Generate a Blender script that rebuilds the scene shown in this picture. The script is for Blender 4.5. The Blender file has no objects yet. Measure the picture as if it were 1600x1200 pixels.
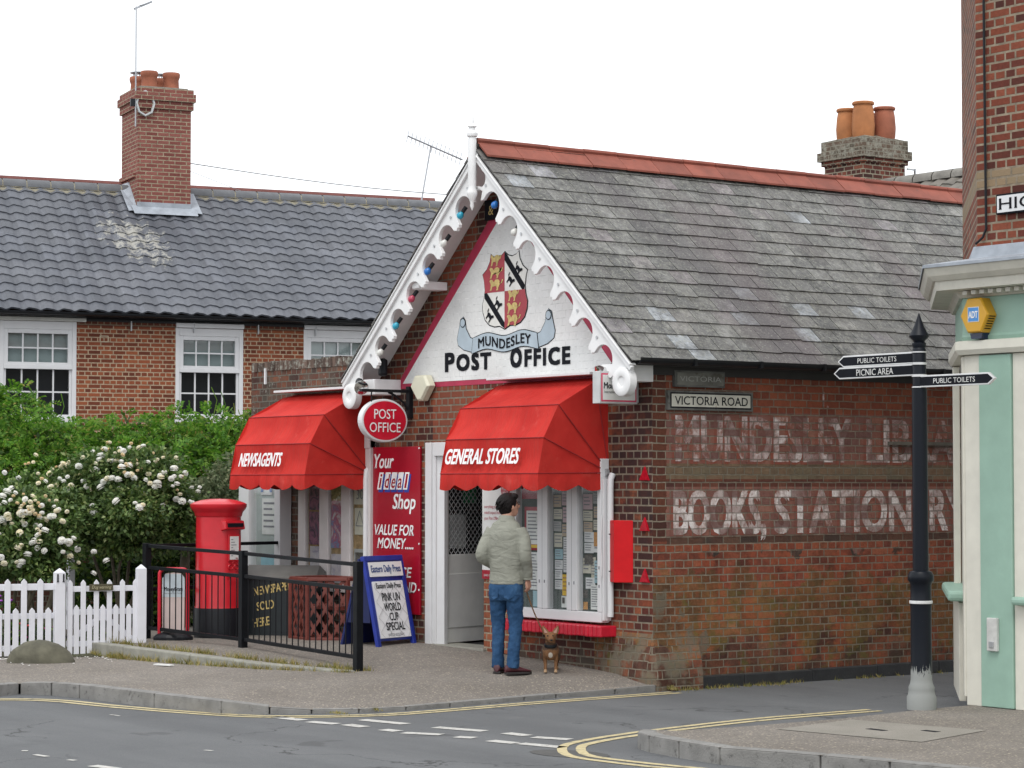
import bpy, bmesh, math, random
import numpy as np
from mathutils import Vector, Matrix
from mathutils.geometry import delaunay_2d_cdt
random.seed(7); rng = np.random.default_rng(7)
S = bpy.context.scene; COL = S.collection
# ---------------------------------------------------------------- camera, light
cam = bpy.data.objects.new("camera", bpy.data.cameras.new("camera")); COL.objects.link(cam)
cam.location = (17.74, -14.70, 1.86)
_f = Vector((-0.80527, 0.59147, 0.04128))
cam.rotation_euler = _f.to_track_quat('-Z', 'Y').to_euler()
cam.data.sensor_width = 36.0; cam.data.lens = 36.0*3752/1600
cam.data.clip_start = 0.1; cam.data.clip_end = 2000
S.camera = cam
S.view_settings.view_transform = 'Standard'; S.view_settings.look = 'None'
S.view_settings.exposure = 0.3; S.view_settings.gamma = 1.0
SUN_EL, SUN_AZ = math.radians(58), math.radians(142)   # azimuth measured from +Y clockwise
world = bpy.data.worlds.new("World"); S.world = world; world.use_nodes = True
wn = world.node_tree; bg = wn.nodes['Background']
sky = wn.nodes.new('ShaderNodeTexSky'); sky.sky_type = 'NISHITA'; sky.sun_disc = False
sky.sun_elevation = SUN_EL; sky.sun_rotation = SUN_AZ; sky.dust_density = 3.0; sky.air_density = 1.0
mx = wn.nodes.new('ShaderNodeMix'); mx.data_type = 'RGBA'
mx.inputs[0].default_value = 0.88; mx.inputs[7].default_value = (11.6, 11.9, 12.2, 1)   # overcast cloud deck
wn.links.new(sky.outputs[0], mx.inputs[6]); wn.links.new(mx.outputs[2], bg.inputs[0])
bg.inputs[1].default_value = 0.11
sl = bpy.data.lights.new("sun", 'SUN'); sl.energy = 1.1; sl.angle = math.radians(25); sl.color = (1, .97, .92)
so = bpy.data.objects.new("sun", sl); COL.objects.link(so)
sd = Vector((math.sin(SUN_AZ)*math.cos(SUN_EL), math.cos(SUN_AZ)*math.cos(SUN_EL), math.sin(SUN_EL)))
so.rotation_euler = sd.to_track_quat('Z', 'Y').to_euler(); so.location = (0, -10, 20)

# ---------------------------------------------------------------- mesh builder
class MB:
    def __init__(s): s.v = []; s.f = []
    def add(s, vs, fs):
        b = len(s.v); s.v.extend([tuple(map(float, p)) for p in vs]); s.f.extend([tuple(i+b for i in f) for f in fs]); return s
    def box(s, x0, x1, y0, y1, z0, z1):
        return s.add([(x0,y0,z0),(x1,y0,z0),(x1,y1,z0),(x0,y1,z0),(x0,y0,z1),(x1,y0,z1),(x1,y1,z1),(x0,y1,z1)],
            [(0,3,2,1),(4,5,6,7),(0,1,5,4),(1,2,6,5),(2,3,7,6),(3,0,4,7)])
    def obox(s, c, ax, ay, az):            # oriented box: centre and half axes
        c=Vector(c); ax=Vector(ax); ay=Vector(ay); az=Vector(az); P=[]
        for k in (-1,1):
            for a,b in ((-1,-1),(1,-1),(1,1),(-1,1)): P.append(c+ax*a+ay*b+az*k)
        return s.add(P, [(0,3,2,1),(4,5,6,7),(0,1,5,4),(1,2,6,5),(2,3,7,6),(3,0,4,7)])
    def bar(s, a, b, w, h=None, up=(0,0,1)):
        a=Vector(a); b=Vector(b); h=h or w; d=(b-a); L=d.length; d.normalize(); up=Vector(up)
        if abs(d.dot(up))>.99: up=Vector((0,1,0))
        r=d.cross(up).normalized(); u=r.cross(d)
        return s.obox((a+b)/2, r*w/2, d*L/2, u*h/2)
    def prism(s, pts, O, U, V, N, t):      # polygon (u,v) in plane O,U,V, thickness t along N
        O=Vector(O);U=Vector(U);V=Vector(V);N=Vector(N); n=len(pts)
        A=[O+U*p[0]+V*p[1] for p in pts]; B=[p+N*t for p in A]
        return s.add(A+B, [tuple(range(n))[::-1], tuple(range(n,2*n))]+[(i,(i+1)%n,n+(i+1)%n,n+i) for i in range(n)])
    def poly(s, pts, O, U, V):
        O=Vector(O);U=Vector(U);V=Vector(V)
        return s.add([O+U*p[0]+V*p[1] for p in pts],[tuple(range(len(pts)))])
    def rings(s, R, close=True, cap=True):
        n=len(R[0]); vs=[p for r in R for p in r]; fs=[]
        for i in range(len(R)-1):
            for j in range(n if close else n-1):
                k=(j+1)%n; fs.append((i*n+j,i*n+k,(i+1)*n+k,(i+1)*n+j))
        if cap and close: fs.append(tuple(range(n))[::-1]); fs.append(tuple(range((len(R)-1)*n,len(R)*n)))
        return s.add(vs,fs)
    def lathe(s, prof, c=(0,0,0), n=20, axis='z', cap=True):
        R=[]
        for r,h in prof:
            ring=[]
            for j in range(n):
                a=2*math.pi*j/n; x,y=r*math.cos(a),r*math.sin(a)
                p={'z':(x,y,h),'y':(x,-h,y),'x':(h,x,y)}[axis]
                ring.append((c[0]+p[0],c[1]+p[1],c[2]+p[2]))
            R.append(ring)
        return s.rings(R,True,cap)
    def tube(s, path, r, n=8, cap=True):
        P=[Vector(p) for p in path]; R=[]; prev=None
        for i,p in enumerate(P):
            d=(P[min(i+1,len(P)-1)]-P[max(i-1,0)]).normalized()
            if prev is None:
                u=Vector((0,0,1)) if abs(d.z)<.9 else Vector((0,1,0)); a=d.cross(u).normalized()
            else:
                a=(prev-d*prev.dot(d)).normalized()
            prev=a; b=d.cross(a); rr=r[i] if isinstance(r,(list,tuple)) else r
            R.append([p+(a*math.cos(2*math.pi*j/n)+b*math.sin(2*math.pi*j/n))*rr for j in range(n)])
        return s.rings(R,True,cap)
    def sweep(s, path, prof, closed_prof=True, side=1):   # footprint path (x,y[,z]), profile (outset,z); outset to the right of travel
        P=[Vector((p[0],p[1])) for p in path]; Z=[p[2] if len(p)>2 else 0 for p in path]; R=[]
        for i,p in enumerate(P):
            n=[]
            if i>0: d=(p-P[i-1]).normalized(); n.append(Vector((d.y,-d.x)))
            if i<len(P)-1: d=(P[i+1]-p).normalized(); n.append(Vector((d.y,-d.x)))
            m=n[0] if len(n)==1 else (n[0]+n[1])/(1+n[0].dot(n[1]))
            R.append([(p.x+m.x*o*side,p.y+m.y*o*side,Z[i]+z) for o,z in prof])
        return s.rings(R,closed_prof,True)
    def build(s, name, m, parent=None, smooth=False, bevel=0, uv=True, kind=None):
        me=bpy.data.meshes.new(name); me.from_pydata(s.v,[],s.f); me.validate()
        if uv: boxuv(me)
        me.materials.append(m)
        if smooth: me.polygons.foreach_set('use_smooth',[True]*len(me.polygons))
        o=bpy.data.objects.new(name,me); COL.objects.link(o)
        if parent: o.parent=parent
        if kind: o['kind']=kind
        bm=bmesh.new(); bm.from_mesh(me); bmesh.ops.recalc_face_normals(bm,faces=bm.faces)
        if smooth:
            for e in bm.edges:
                if len(e.link_faces)==2 and e.calc_face_angle(0)>.7: e.smooth=False
        bm.to_mesh(me); bm.free()
        if bevel:
            b=o.modifiers.new('bevel','BEVEL'); b.width=bevel; b.segments=2; b.limit_method='ANGLE'; b.angle_limit=.6
        return o
def boxuv(me):
    lay=me.uv_layers.new(name='UVMap'); dat=np.zeros((len(me.loops),2)); Z=Vector((0,0,1))
    for p in me.polygons:
        n=p.normal
        if abs(n.z)>.95: t=Vector((1,0,0)); b=Vector((0,1,0))
        else: t=Z.cross(n).normalized(); b=n.cross(t)
        for li in p.loop_indices:
            c=me.vertices[me.loops[li].vertex_index].co; dat[li]=(c.dot(t),c.dot(b))
    lay.data.foreach_set('uv',dat.ravel())
def thing(name,label,cat,loc=(0,0,0),rz=0,group=None):
    o=bpy.data.objects.new(name,None); o.empty_display_size=.1; COL.objects.link(o); o.location=loc; o.rotation_euler=(0,0,rz)
    return tag(o,label,cat,group)
def tag(o,label,cat,group=None,kind=None):
    o['label']=label; o['category']=cat
    if group: o['group']=group
    if kind: o['kind']=kind
    return o
def dup(r,loc=None,rz=None,label=None):
    c=r.copy(); COL.objects.link(c)
    if loc is not None: c.location=loc
    if rz is not None: c.rotation_euler=(0,0,rz)
    if label: c['label']=label
    for ch in list(r.children):
        d=ch.copy(); COL.objects.link(d); d.parent=c
        for g in list(ch.children):
            e=g.copy(); COL.objects.link(e); e.parent=d
    return c
def text(body,O,U,V,m,parent,w=None,h=None,bold=0,shear=0,serif=0,align='c',name='lettering',warp=None,off=0.004,spacing=1,narrow=None,add=None):
    """flat lettering: O = anchor on the base line, fitted to width w / cap height h"""
    cu=bpy.data.curves.new('t','FONT'); cu.body=body; cu.size=1;  cu.resolution_u=3; cu.space_character=spacing
    ob=bpy.data.objects.new('t',cu); COL.objects.link(ob); dg=bpy.context.evaluated_depsgraph_get(); dg.update()
    me=bpy.data.meshes.new_from_object(ob.evaluated_get(dg)); bpy.data.objects.remove(ob); bpy.data.curves.remove(cu)
    vs=[list(v.co)[:2] for v in me.vertices]; fs=[tuple(p.vertices) for p in me.polygons]
    if serif:
        cnt={}
        for f in fs:
            for a,b in zip(f,f[1:]+f[:1]): k=(min(a,b),max(a,b)); cnt[k]=cnt.get(k,0)+1
        for (a,b),c in list(cnt.items()):
            if c!=1: continue
            (x0,y0),(x1,y1)=vs[a],vs[b]
            if abs(y0-y1)<.004 and abs(x0-x1)>.05 and abs(x0-x1)<.3:
                x0,x1=min(x0,x1),max(x0,x1)
                for lev,sg in ((0,1),(.729,-1),(.547,-1)):
                    if abs(y0-lev)<.03:
                        i=len(vs); vs+= [[x0-serif,y0],[x1+serif,y0],[x1+serif*.6,y0+sg*.05],[x0-serif*.6,y0+sg*.05]]; fs.append((i,i+1,i+2,i+3))
    bpy.data.meshes.remove(me)
    A=np.array(vs); x0,x1=A[:,0].min(),A[:,0].max(); y0,y1=max(A[:,1].min(),-.02),A[:,1].max()
    sx=w/(x1-x0) if w else None; sy=h/(y1-y0) if h else None
    sx=sx or sy*(narrow or 1); sy=sy or sx
    A[:,0]=(A[:,0]-x0)*sx; A[:,1]=A[:,1]*sy; W_=(x1-x0)*sx
    if align=='c': A[:,0]-=W_/2
    if align=='r': A[:,0]-=W_
    A[:,0]+=shear*A[:,1]
    if warp: A[:,1]+=np.array([warp(t) for t in A[:,0]])
    O=Vector(O);U=Vector(U).normalized();V=Vector(V).normalized();N=U.cross(V)
    mb=add or MB(); hh=A[:,1].max()
    sh=[(0,0)] if not bold else [(bold*hh*math.cos(q),bold*hh*math.sin(q)*.8) for q in (.8,2.4,3.9,5.5)]
    for i,(dx,dy) in enumerate(sh): mb.add([O+U*(p[0]+dx)+V*(p[1]+dy)+N*(off+i*.0005) for p in A],fs)
    if add: return None
    return mb.build(name,m,parent)
# ---------------------------------------------------------------- materials
def new_mat(name):
    m=bpy.data.materials.new(name); m.use_nodes=True; nt=m.node_tree; return m,nt,nt.nodes['Principled BSDF']
class NT:
    def __init__(s,nt): s.nt=nt
    def n(s,t,**k):
        x=s.nt.nodes.new(t)
        for a,b in k.items(): setattr(x,a,b)
        return x
    def l(s,a,b): s.nt.links.new(a,b)
    def val(s,sock,v):
        if hasattr(v,'node'): s.l(v,sock)
        else: sock.default_value=v
    def math(s,op,a,b=0.0,c=None):
        x=s.n('ShaderNodeMath',operation=op); s.val(x.inputs[0],a); s.val(x.inputs[1],b)
        if c is not None: s.val(x.inputs[2],c)
        return x.outputs[0]
    def mix(s,f,a,b,mode='MIX'):
        x=s.n('ShaderNodeMix',data_type='RGBA',blend_type=mode); s.val(x.inputs[0],f)
        for k,v in ((6,a),(7,b)): s.val(x.inputs[k],(*v,1) if isinstance(v,tuple) and len(v)==3 else v)
        return x.outputs[2]
    def noise(s,scale,detail=4,vec=None,rough=.55,dist=0):
        x=s.n('ShaderNodeTexNoise'); x.inputs['Scale'].default_value=scale; x.inputs['Detail'].default_value=detail
        x.inputs['Roughness'].default_value=rough; x.inputs['Distortion'].default_value=dist
        if vec is not None: s.l(vec,x.inputs['Vector'])
        return x.outputs['Fac']
    def ramp(s,f,stops,const=False):
        x=s.n('ShaderNodeValToRGB'); e=x.color_ramp.elements
        if const: x.color_ramp.interpolation='CONSTANT'
        while len(e)<len(stops): e.new(.5)
        for q,(p,c) in zip(e,stops):
            q.position=p; q.color=(c,c,c,1) if not isinstance(c,tuple) else (*c,1)
        s.l(f,x.inputs[0]); return x.outputs[0]
    def obj(s): return s.n('ShaderNodeTexCoord').outputs['Object']
    def uv(s): return s.n('ShaderNodeTexCoord').outputs['UV']
    def sep(s,v):
        x=s.n('ShaderNodeSeparateXYZ'); s.l(v,x.inputs[0]); return x.outputs
    def bump(s,h,strength=.3,dist=.01):
        x=s.n('ShaderNodeBump'); x.inputs['Strength'].default_value=strength; x.inputs['Distance'].default_value=dist; s.l(h,x.inputs['Height']); return x.outputs[0]
    def scaled(s,v,k):
        x=s.n('ShaderNodeVectorMath',operation='MULTIPLY'); s.l(v,x.inputs[0]); x.inputs[1].default_value=k; return x.outputs[0]
    def island(s): return s.n('ShaderNodeNewGeometry').outputs['Random Per Island']
def mat(name,col,rough=.5,metal=0,var=.12,scale=6,bump=0,dirt=None,bscale=40,spec=.5,island=0):
    m,nt,b=new_mat(name); k=NT(nt); o=k.obj(); n=k.noise(scale,5,o)
    c=k.mix(k.ramp(n,[(.3,0.0),(.7,1.0)]),tuple(x*(1-var) for x in col),tuple(min(1,x*(1+var)) for x in col))
    if island: c=k.mix(k.math('MULTIPLY',k.island(),island),c,tuple(x*.35 for x in col))
    if dirt:
        dc,th=dirt; c=k.mix(k.ramp(k.noise(scale*2.3,8,o,.7),[(th,0.0),(th+.12,1.0)]),c,dc)
    k.l(c,b.inputs['Base Color']); b.inputs['Roughness'].default_value=rough; b.inputs['Metallic'].default_value=metal
    b.inputs['Specular IOR Level'].default_value=spec
    if bump: k.l(k.bump(k.noise(bscale,4,o),bump),b.inputs['Normal'])
    return m
def brick(name,stops,mortar,bw=.225,bh=.075,ms=.009,squash=.5,sq=2,wob=.006,weather=None,rough=.85,soft=.25,var=.25,bumpk=.6):
    m,nt,b=new_mat(name); k=NT(nt); uv=k.uv(); o=k.obj()
    nz=k.n('ShaderNodeTexNoise'); nz.inputs['Scale'].default_value=7; nz.inputs['Detail'].default_value=2; k.l(o,nz.inputs['Vector'])
    w=k.n('ShaderNodeVectorMath',operation='MULTIPLY_ADD'); k.l(nz.outputs['Color'],w.inputs[0]); w.inputs[1].default_value=(wob,wob,0); k.l(uv,w.inputs[2])
    bt=k.n('ShaderNodeTexBrick'); k.l(w.outputs[0],bt.inputs['Vector'])
    bt.offset=.5; bt.squash=squash; bt.squash_frequency=sq
    for a,v in (('Color1',(0,0,0,1)),('Color2',(1,1,1,1)),('Mortar',(.5,.5,.5,1)),('Scale',1),('Mortar Size',ms),('Mortar Smooth',soft),('Bias',0),('Brick Width',bw),('Row Height',bh)):
        bt.inputs[a].default_value=v
    c=k.ramp(bt.outputs['Color'],stops); k.br=bt.outputs['Color']
    n1=k.noise(38,5,o); n2=k.noise(1.1,4,o)
    c=k.mix(.8,c,k.ramp(n1,[(.25,1-var*1.6),(.75,1+var*.6)]),'MULTIPLY')
    c=k.mix(.7,c,k.ramp(n2,[(.3,.7),(.7,1.12)]),'MULTIPLY')
    mc=k.mix(.8,mortar,k.ramp(k.noise(14,5,o),[(.25,.45),(.7,1.2)]),'MULTIPLY')
    fac=bt.outputs['Fac']
    if weather: c,mc=weather(k,o,c,mc,fac)
    c=k.mix(fac,c,mc); k.l(c,b.inputs['Base Color']); b.inputs['Roughness'].default_value=rough; b.inputs['Specular IOR Level'].default_value=.25
    hh=k.math('ADD',k.math('MULTIPLY',fac,-1.0),k.math('MULTIPLY',n1,.5)); k.l(k.bump(hh,bumpk,.012),b.inputs['Normal'])
    return m
# ---------------------------------------------------------------- palette
WHITE=mat('white_paint',(.78,.78,.78),.45,var=.05,dirt=((.5,.49,.45),.66))
PVC=mat('white_upvc',(.66,.66,.67),.3,var=.03)
FENCEW=mat('fence_paint',(.68,.68,.72),.5,var=.05,dirt=((.45,.44,.42),.68))
RED=mat('letterbox_red',(.52,.012,.022),.3,var=.08)
SIGNRED=mat('sign_red',(.33,.004,.018),.3,var=.05)
BORDER=mat('border_red',(.42,.025,.07),.6,var=.15)
SILLRED=mat('sill_red',(.5,.01,.03),.35,var=.15,bump=.25,bscale=30)
BLACK=mat('black_paint',(.010,.011,.014),.45,var=.2,spec=.25)
RAIL=mat('rail_paint',(.006,.007,.009),.5,spec=.18,var=.3,dirt=((.09,.09,.085),.74),bump=.1)
GUTTER=mat('gutter_black',(.012,.013,.015),.35,spec=.3)
LEAD=mat('lead',(.3,.33,.37),.55,var=.2,bump=.3,bscale=15)
INK=mat('ink',(.007,.008,.012),.7,var=.3,spec=.15)
NAVY=mat('navy',(.01,.02,.1),.5)
PAPER=mat('paper',(.68,.68,.66),.7,var=.06)
LINEGREY=mat('print_grey',(.2,.2,.22),.8)
DARKIN=mat('dark_interior',(.012,.012,.014),.9)
BAIZE=mat('baize',(.075,.095,.085),.9,var=.2)
GOLD=mat('gold_paint',(.55,.42,.16),.7,var=.25,scale=30)
BLUE=mat('blue_paint',(.012,.03,.26),.4,var=.2,dirt=((.05,.08,.3),.68))
CHROME=mat('chrome',(.7,.7,.7),.12,1)
GREYMETAL=mat('grey_metal',(.45,.46,.47),.4,.6)
TERRA=mat('terracotta',(.30,.10,.055),.8,var=.2,dirt=((.2,.09,.06),.64))
CONC=mat('concrete',(.26,.255,.22),.9,var=.18,scale=9,bump=.5,bscale=60,dirt=((.13,.13,.1),.6))
DARKWOOD=mat('window_dark',(.03,.028,.027),.7)
def glass(name,tint=(1,1,1),k0=.12):
    m=bpy.data.materials.new(name); m.use_nodes=True; nt=m.node_tree; nt.nodes.clear(); k=NT(nt)
    tr=k.n('ShaderNodeBsdfTransparent'); tr.inputs[0].default_value=(*tint,1); gl=k.n('ShaderNodeBsdfGlossy'); gl.inputs['Roughness'].default_value=.03
    lw=k.n('ShaderNodeLayerWeight'); lw.inputs[0].default_value=.5; ms=k.n('ShaderNodeMixShader'); k.l(k.math('ADD',k.math('MULTIPLY',k.math('POWER',lw.outputs['Facing'],4.0),.8),k0),ms.inputs[0])
    k.l(tr.outputs[0],ms.inputs[1]); k.l(gl.outputs[0],ms.inputs[2]); out=k.n('ShaderNodeOutputMaterial'); k.l(ms.outputs[0],out.inputs[0]); return m
GLASS=glass('window_glass',(.93,.95,.95),.06)
HGLASS=glass('house_glass',(.8,.84,.86),.1)
# ---- bricks
ST=[(0,(.05,.022,.02)),(.3,(.12,.032,.022)),(.55,(.2,.05,.028)),(.8,(.27,.075,.035)),(1,(.34,.11,.05))]
MORT=(.22,.185,.14)
def w_front(k,o,c,mc,fac):
    x,y,z=k.sep(o); n=k.noise(1.6,4,o)
    d=k.math('MULTIPLY',k.ramp(k.noise(2.2,5,o),[(.42,0.0),(.6,1.0)]),.75)
    c=k.mix(d,c,(.045,.022,.02))                                   # burnt patches
    # dark quoins by the corner, orange re-faced patch left of the awning
    q=k.math('MULTIPLY',k.math('GREATER_THAN',x,-.62),k.math('GREATER_THAN',z,1.25))
    c=k.mix(k.math('MULTIPLY',q,k.ramp(k.noise(9,2,o),[(.35,.1),(.6,.8)])),c,(.035,.02,.02))
    p=k.math('MULTIPLY',k.math('GREATER_THAN',x,-3.72),k.math('LESS_THAN',x,-2.9)); p=k.math('MULTIPLY',p,k.math('GREATER_THAN',z,2.2))
    c=k.mix(k.math('MULTIPLY',p,.55),c,(.3,.085,.045))
    lo=k.math('MULTIPLY',k.math('LESS_THAN',k.math('ADD',z,k.math('MULTIPLY',k.noise(6,5,o),.8)),.56),.6)
    c=k.mix(lo,c,(.075,.066,.05)); mc=k.mix(lo,mc,(.1,.09,.07))
    return c,mc
FRONT=brick('shop_front_brick',ST,MORT,weather=w_front)
def ghostfac(k,o):
    return k.ramp(k.noise(4.2,8,o,.72,.6),[(.4,0.0),(.58,1.0)])
def w_side(paint=None,strength=1,thr=.44):
    def w(k,o,c,mc,fac):
        x,y,z=k.sep(o); zz=k.math('DIVIDE',z,3.2); n=k.noise(2.4,6,o); nf=k.noise(16,5,o)
        zz=k.math('ADD',zz,k.math('MULTIPLY',k.math('MULTIPLY',k.math('SUBTRACT',n,.5),.35),k.math('LESS_THAN',z,1.2)))
        off=k.math('GREATER_THAN',k.math('ADD',y,k.math('MULTIPLY',nf,.06)),.2)
        q=[0,.27,.93,1.27,1.335,1.815,1.89,2.04,2.56]
        col=k.ramp(zz,[(a/3.2,b) for a,b in zip(q,[(.045,.045,.032),(.15,.125,.032),(.33,.075,.04),(.045,.043,.036),(.26,.15,.132),(.07,.03,.026),(.15,.138,.09),(.25,.14,.125),(.32,.085,.045)])],True)
        f=k.ramp(zz,[(a/3.2,b) for a,b in zip(q,[.68,.5,.3,.85,.55,.72,.85,.52,.5])],True)
        soft=k.ramp(n,[(.33,.25),(.62,1.0)]); keep=k.math('GREATER_THAN',z,1.27)
        f=k.math('MULTIPLY',f,k.math('MAXIMUM',soft,k.math('MULTIPLY',keep,.8)))
        f=k.math('MULTIPLY',f,k.math('MAXIMUM',off,k.math('LESS_THAN',z,1.27)))
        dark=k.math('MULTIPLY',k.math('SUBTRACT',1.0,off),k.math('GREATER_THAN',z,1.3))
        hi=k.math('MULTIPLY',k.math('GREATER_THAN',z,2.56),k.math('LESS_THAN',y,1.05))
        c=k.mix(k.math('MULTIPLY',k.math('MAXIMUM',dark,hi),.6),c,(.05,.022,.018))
        c=k.mix(f,c,k.mix(.65,col,k.ramp(nf,[(.25,.55),(.7,1.3)]),'MULTIPLY')); mc=k.mix(k.math('MULTIPLY',f,.65),mc,k.mix(.5,col,(.09,.08,.06)))
        mo=k.ramp(k.noise(3.3,7,o,.75,.5),[(.36,.5),(.64,1.35)]); lowz=k.math('LESS_THAN',z,1.27); c=k.mix(k.math('MULTIPLY',lowz,.85),c,mo,'MULTIPLY'); rr=k.math('MULTIPLY',k.ramp(k.noise(2.6,5,o,.7),[(.5,0.0),(.62,.55)]),lowz); c=k.mix(rr,c,(.36,.085,.04)); gg=k.math('MULTIPLY',k.ramp(k.noise(4.2,6,o,.75),[(.53,0.0),(.63,.6)]),k.math('LESS_THAN',z,.8)); c=k.mix(gg,c,(.11,.115,.03))
        # cement smears near the street corner
        cm=k.math('MULTIPLY',k.math('LESS_THAN',k.math('ADD',y,k.math('MULTIPLY',z,.25)),k.math('ADD',k.math('MULTIPLY',n,1.6),-.25)),k.math('LESS_THAN',z,.85))
        cm=k.math('MULTIPLY',cm,k.ramp(k.noise(5,6,o),[(.45,0.0),(.55,.75)])); c=k.mix(cm,c,(.15,.135,.1)); mc=k.mix(cm,mc,(.15,.135,.1))
        if paint:
            g=k.ramp(k.noise(3.6,8,o,.75,.5),[(thr-.13,0.0),(thr+.07,1.0)])
            g=k.math('MULTIPLY',g,k.ramp(k.noise(30,4,o,.7),[(.3,.35),(.52,1.0)])); g=k.math('MULTIPLY',g,k.ramp(k.br,[(.05,.08),(.35,.55),(.6,1.0)])); g=k.math('MULTIPLY',g,strength)
            c=k.mix(g,c,paint); mc=k.mix(k.math('MULTIPLY',g,.35),mc,paint)
        return c,mc
    return w
SST=[(0,(.11,.042,.032)),(.25,(.19,.062,.04)),(.6,(.26,.082,.046)),(.85,(.31,.098,.05)),(1,(.35,.14,.08))]
SIDE=brick('side_wall_brick',SST,(.27,.225,.17),weather=w_side(),ms=.0075,wob=.014,bumpk=1.0)
GHOSTW=brick('ghost_white',SST,(.17,.145,.11),weather=w_side((.78,.72,.70),1.0,.495),ms=.0075,wob=.014)
GHOSTW2=brick('ghost_white_worn',SST,(.17,.145,.11),weather=w_side((.72,.65,.64),1.0,.55),ms=.0075,wob=.014)
GHOSTR=brick('ghost_red',SST,(.17,.145,.11),weather=w_side((.24,.05,.03),.6,.45),ms=.0075,wob=.014)
def w_old(k,o,c,mc,fac):
    x,y,z=k.sep(o); n=k.noise(3,7,o,.7); top=k.ramp(k.math('ADD',z,k.math('MULTIPLY',n,.8)),[(.0,0.0),(1,1.0)])
    f=k.ramp(k.math('ADD',k.math('MULTIPLY',z,.5),k.math('MULTIPLY',n,.9)),[(1.55-.0-.5,0.0),(1.0,.0)]) if False else k.math('MULTIPLY',k.ramp(n,[(.42,0.0),(.6,.75)]),1.0)
    c=k.mix(f,c,(.10,.095,.075)); c=k.mix(.35,c,(.05,.035,.028)); l=k.ramp(k.noise(11,7,o,.7),[(.6,0.0),(.68,.8)]); c=k.mix(l,c,(.36,.36,.32)); mc=k.mix(.5,mc,(.1,.09,.07)); return c,mc
OLD=brick('old_parapet_brick',ST,(.2,.18,.15),weather=w_old,wob=.016,bumpk=1)
def slate_mat():
    m,nt,b=new_mat('slate'); k=NT(nt); o=k.obj(); r=k.island()
    c=k.ramp(r,[(0,(.085,.085,.083)),(.25,(.12,.119,.114)),(.5,(.16,.158,.15)),(.72,(.11,.109,.105)),(.86,(.15,.145,.135)),(.95,(.19,.165,.175)),(.985,(.26,.28,.3)),(1,(.3,.32,.34))])
    c=k.mix(.85,c,k.ramp(k.noise(3.3,8,o,.72),[(.36,.4),(.62,1.35)]),'MULTIPLY')
    c=k.mix(k.ramp(k.noise(10,8,o,.75,1.2),[(.52,0.0),(.66,.75)]),c,(.25,.25,.225))
    c=k.mix(k.ramp(k.noise(14,7,o,.75,.6),[(.54,0.0),(.64,.75)]),c,(.085,.08,.07))
    c=k.mix(.8,c,k.ramp(k.noise(8,9,o,.8,.4),[(.36,.42),(.62,1.55)]),'MULTIPLY')
    c=k.mix(k.ramp(k.noise(26,6,o,.7),[(.52,0.0),(.68,.6)]),c,(.33,.33,.27))
    c=k.mix(k.ramp(k.noise(4.5,7,o,.75),[(.56,0.0),(.68,.7)]),c,(.075,.07,.06))
    st=k.n('ShaderNodeTexNoise'); st.inputs['Scale'].default_value=.55; st.inputs['Detail'].default_value=3
    sv=k.scaled(o,(.5,1.5,.5)); k.l(sv,st.inputs['Vector']); c=k.mix(k.ramp(st.outputs['Fac'],[(.52,0.0),(.64,.55)]),c,(.11,.085,.09))
    c=k.mix(k.ramp(k.noise(9,6,o,.8),[(.64,0.0),(.7,.4)]),c,(.24,.19,.08))
    c=k.mix(k.ramp(k.noise(1.3,6,o,.7),[(.48,0.0),(.66,.5)]),c,(.12,.117,.105))
    x,y,z=k.sep(o); dd=k.math('ABSOLUTE',k.math('SUBTRACT',y,k.math('ADD',1.15,k.math('MULTIPLY',k.math('SUBTRACT',4.7,z),.42)))); dd=k.math('ADD',dd,k.math('MULTIPLY',k.noise(6,6,o,.75),.9)); c=k.mix(k.ramp(dd,[(.42,.75),(.85,0.0)]),c,(.085,.075,.078))
    c=k.mix(k.ramp(k.noise(48,5,o,.7),[(.58,0.0),(.66,.7)]),c,(.42,.42,.37)); c=k.mix(k.ramp(k.noise(33,5,o,.75),[(.6,0.0),(.68,.6)]),c,(.07,.068,.062))
    k.l(c,b.inputs['Base Color']); b.inputs['Roughness'].default_value=.62; k.l(k.bump(k.noise(22,6,o,.7),.45,.02),b.inputs['Normal']); return m
SLATE=slate_mat()
RIDGE=mat('ridge_tile_red',(.27,.075,.048),.75,var=.2,scale=5,dirt=((.13,.06,.045),.6),bump=.3,island=.35)
# ---------------------------------------------------------------- post office
PO=thing('post_office','red brick village post office with white lettered gable and grey slate roof','shop',(0,0,0))
XC=-2.34; TAN=.9; XL=-4.67
def roofz(x,d=0): return 5.26-TAN*abs(x-XC)+d
L_=10.0
f=MB()
dx0,dx1,dz0,dz1=-3.66,-2.76,.13,2.24
def wallquad(mb,x0,x1,z0,z1,y=0): mb.add([(x0,y,z0),(x1,y,z0),(x1,y,z1),(x0,y,z1)],[(0,1,2,3)])
wallquad(f,XL,dx0,-.2,2.9); wallquad(f,dx0,dx1,-.2,dz0); wallquad(f,dx0,dx1,dz1,2.9); wallquad(f,dx1,0,-.2,2.9)
f.add([(XL,0,2.9),(0,0,2.9),(0,0,roofz(0)),(XC,0,roofz(XC)),(XL,0,roofz(XL))],[(0,1,2,3,4)])
for x in (dx0,dx1): f.add([(x,0,dz0),(x,.24,dz0),(x,.24,dz1),(x,0,dz1)],[(0,1,2,3)])
f.add([(dx0,0,dz1),(dx1,0,dz1),(dx1,.24,dz1),(dx0,.24,dz1)],[(0,1,2,3)])
f.build('front_wall',FRONT,PO)
sw=MB(); sw.add([(0,0,-.2),(0,L_,-.2),(0,L_,roofz(0)),(0,0,roofz(0))],[(0,1,2,3)])
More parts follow.
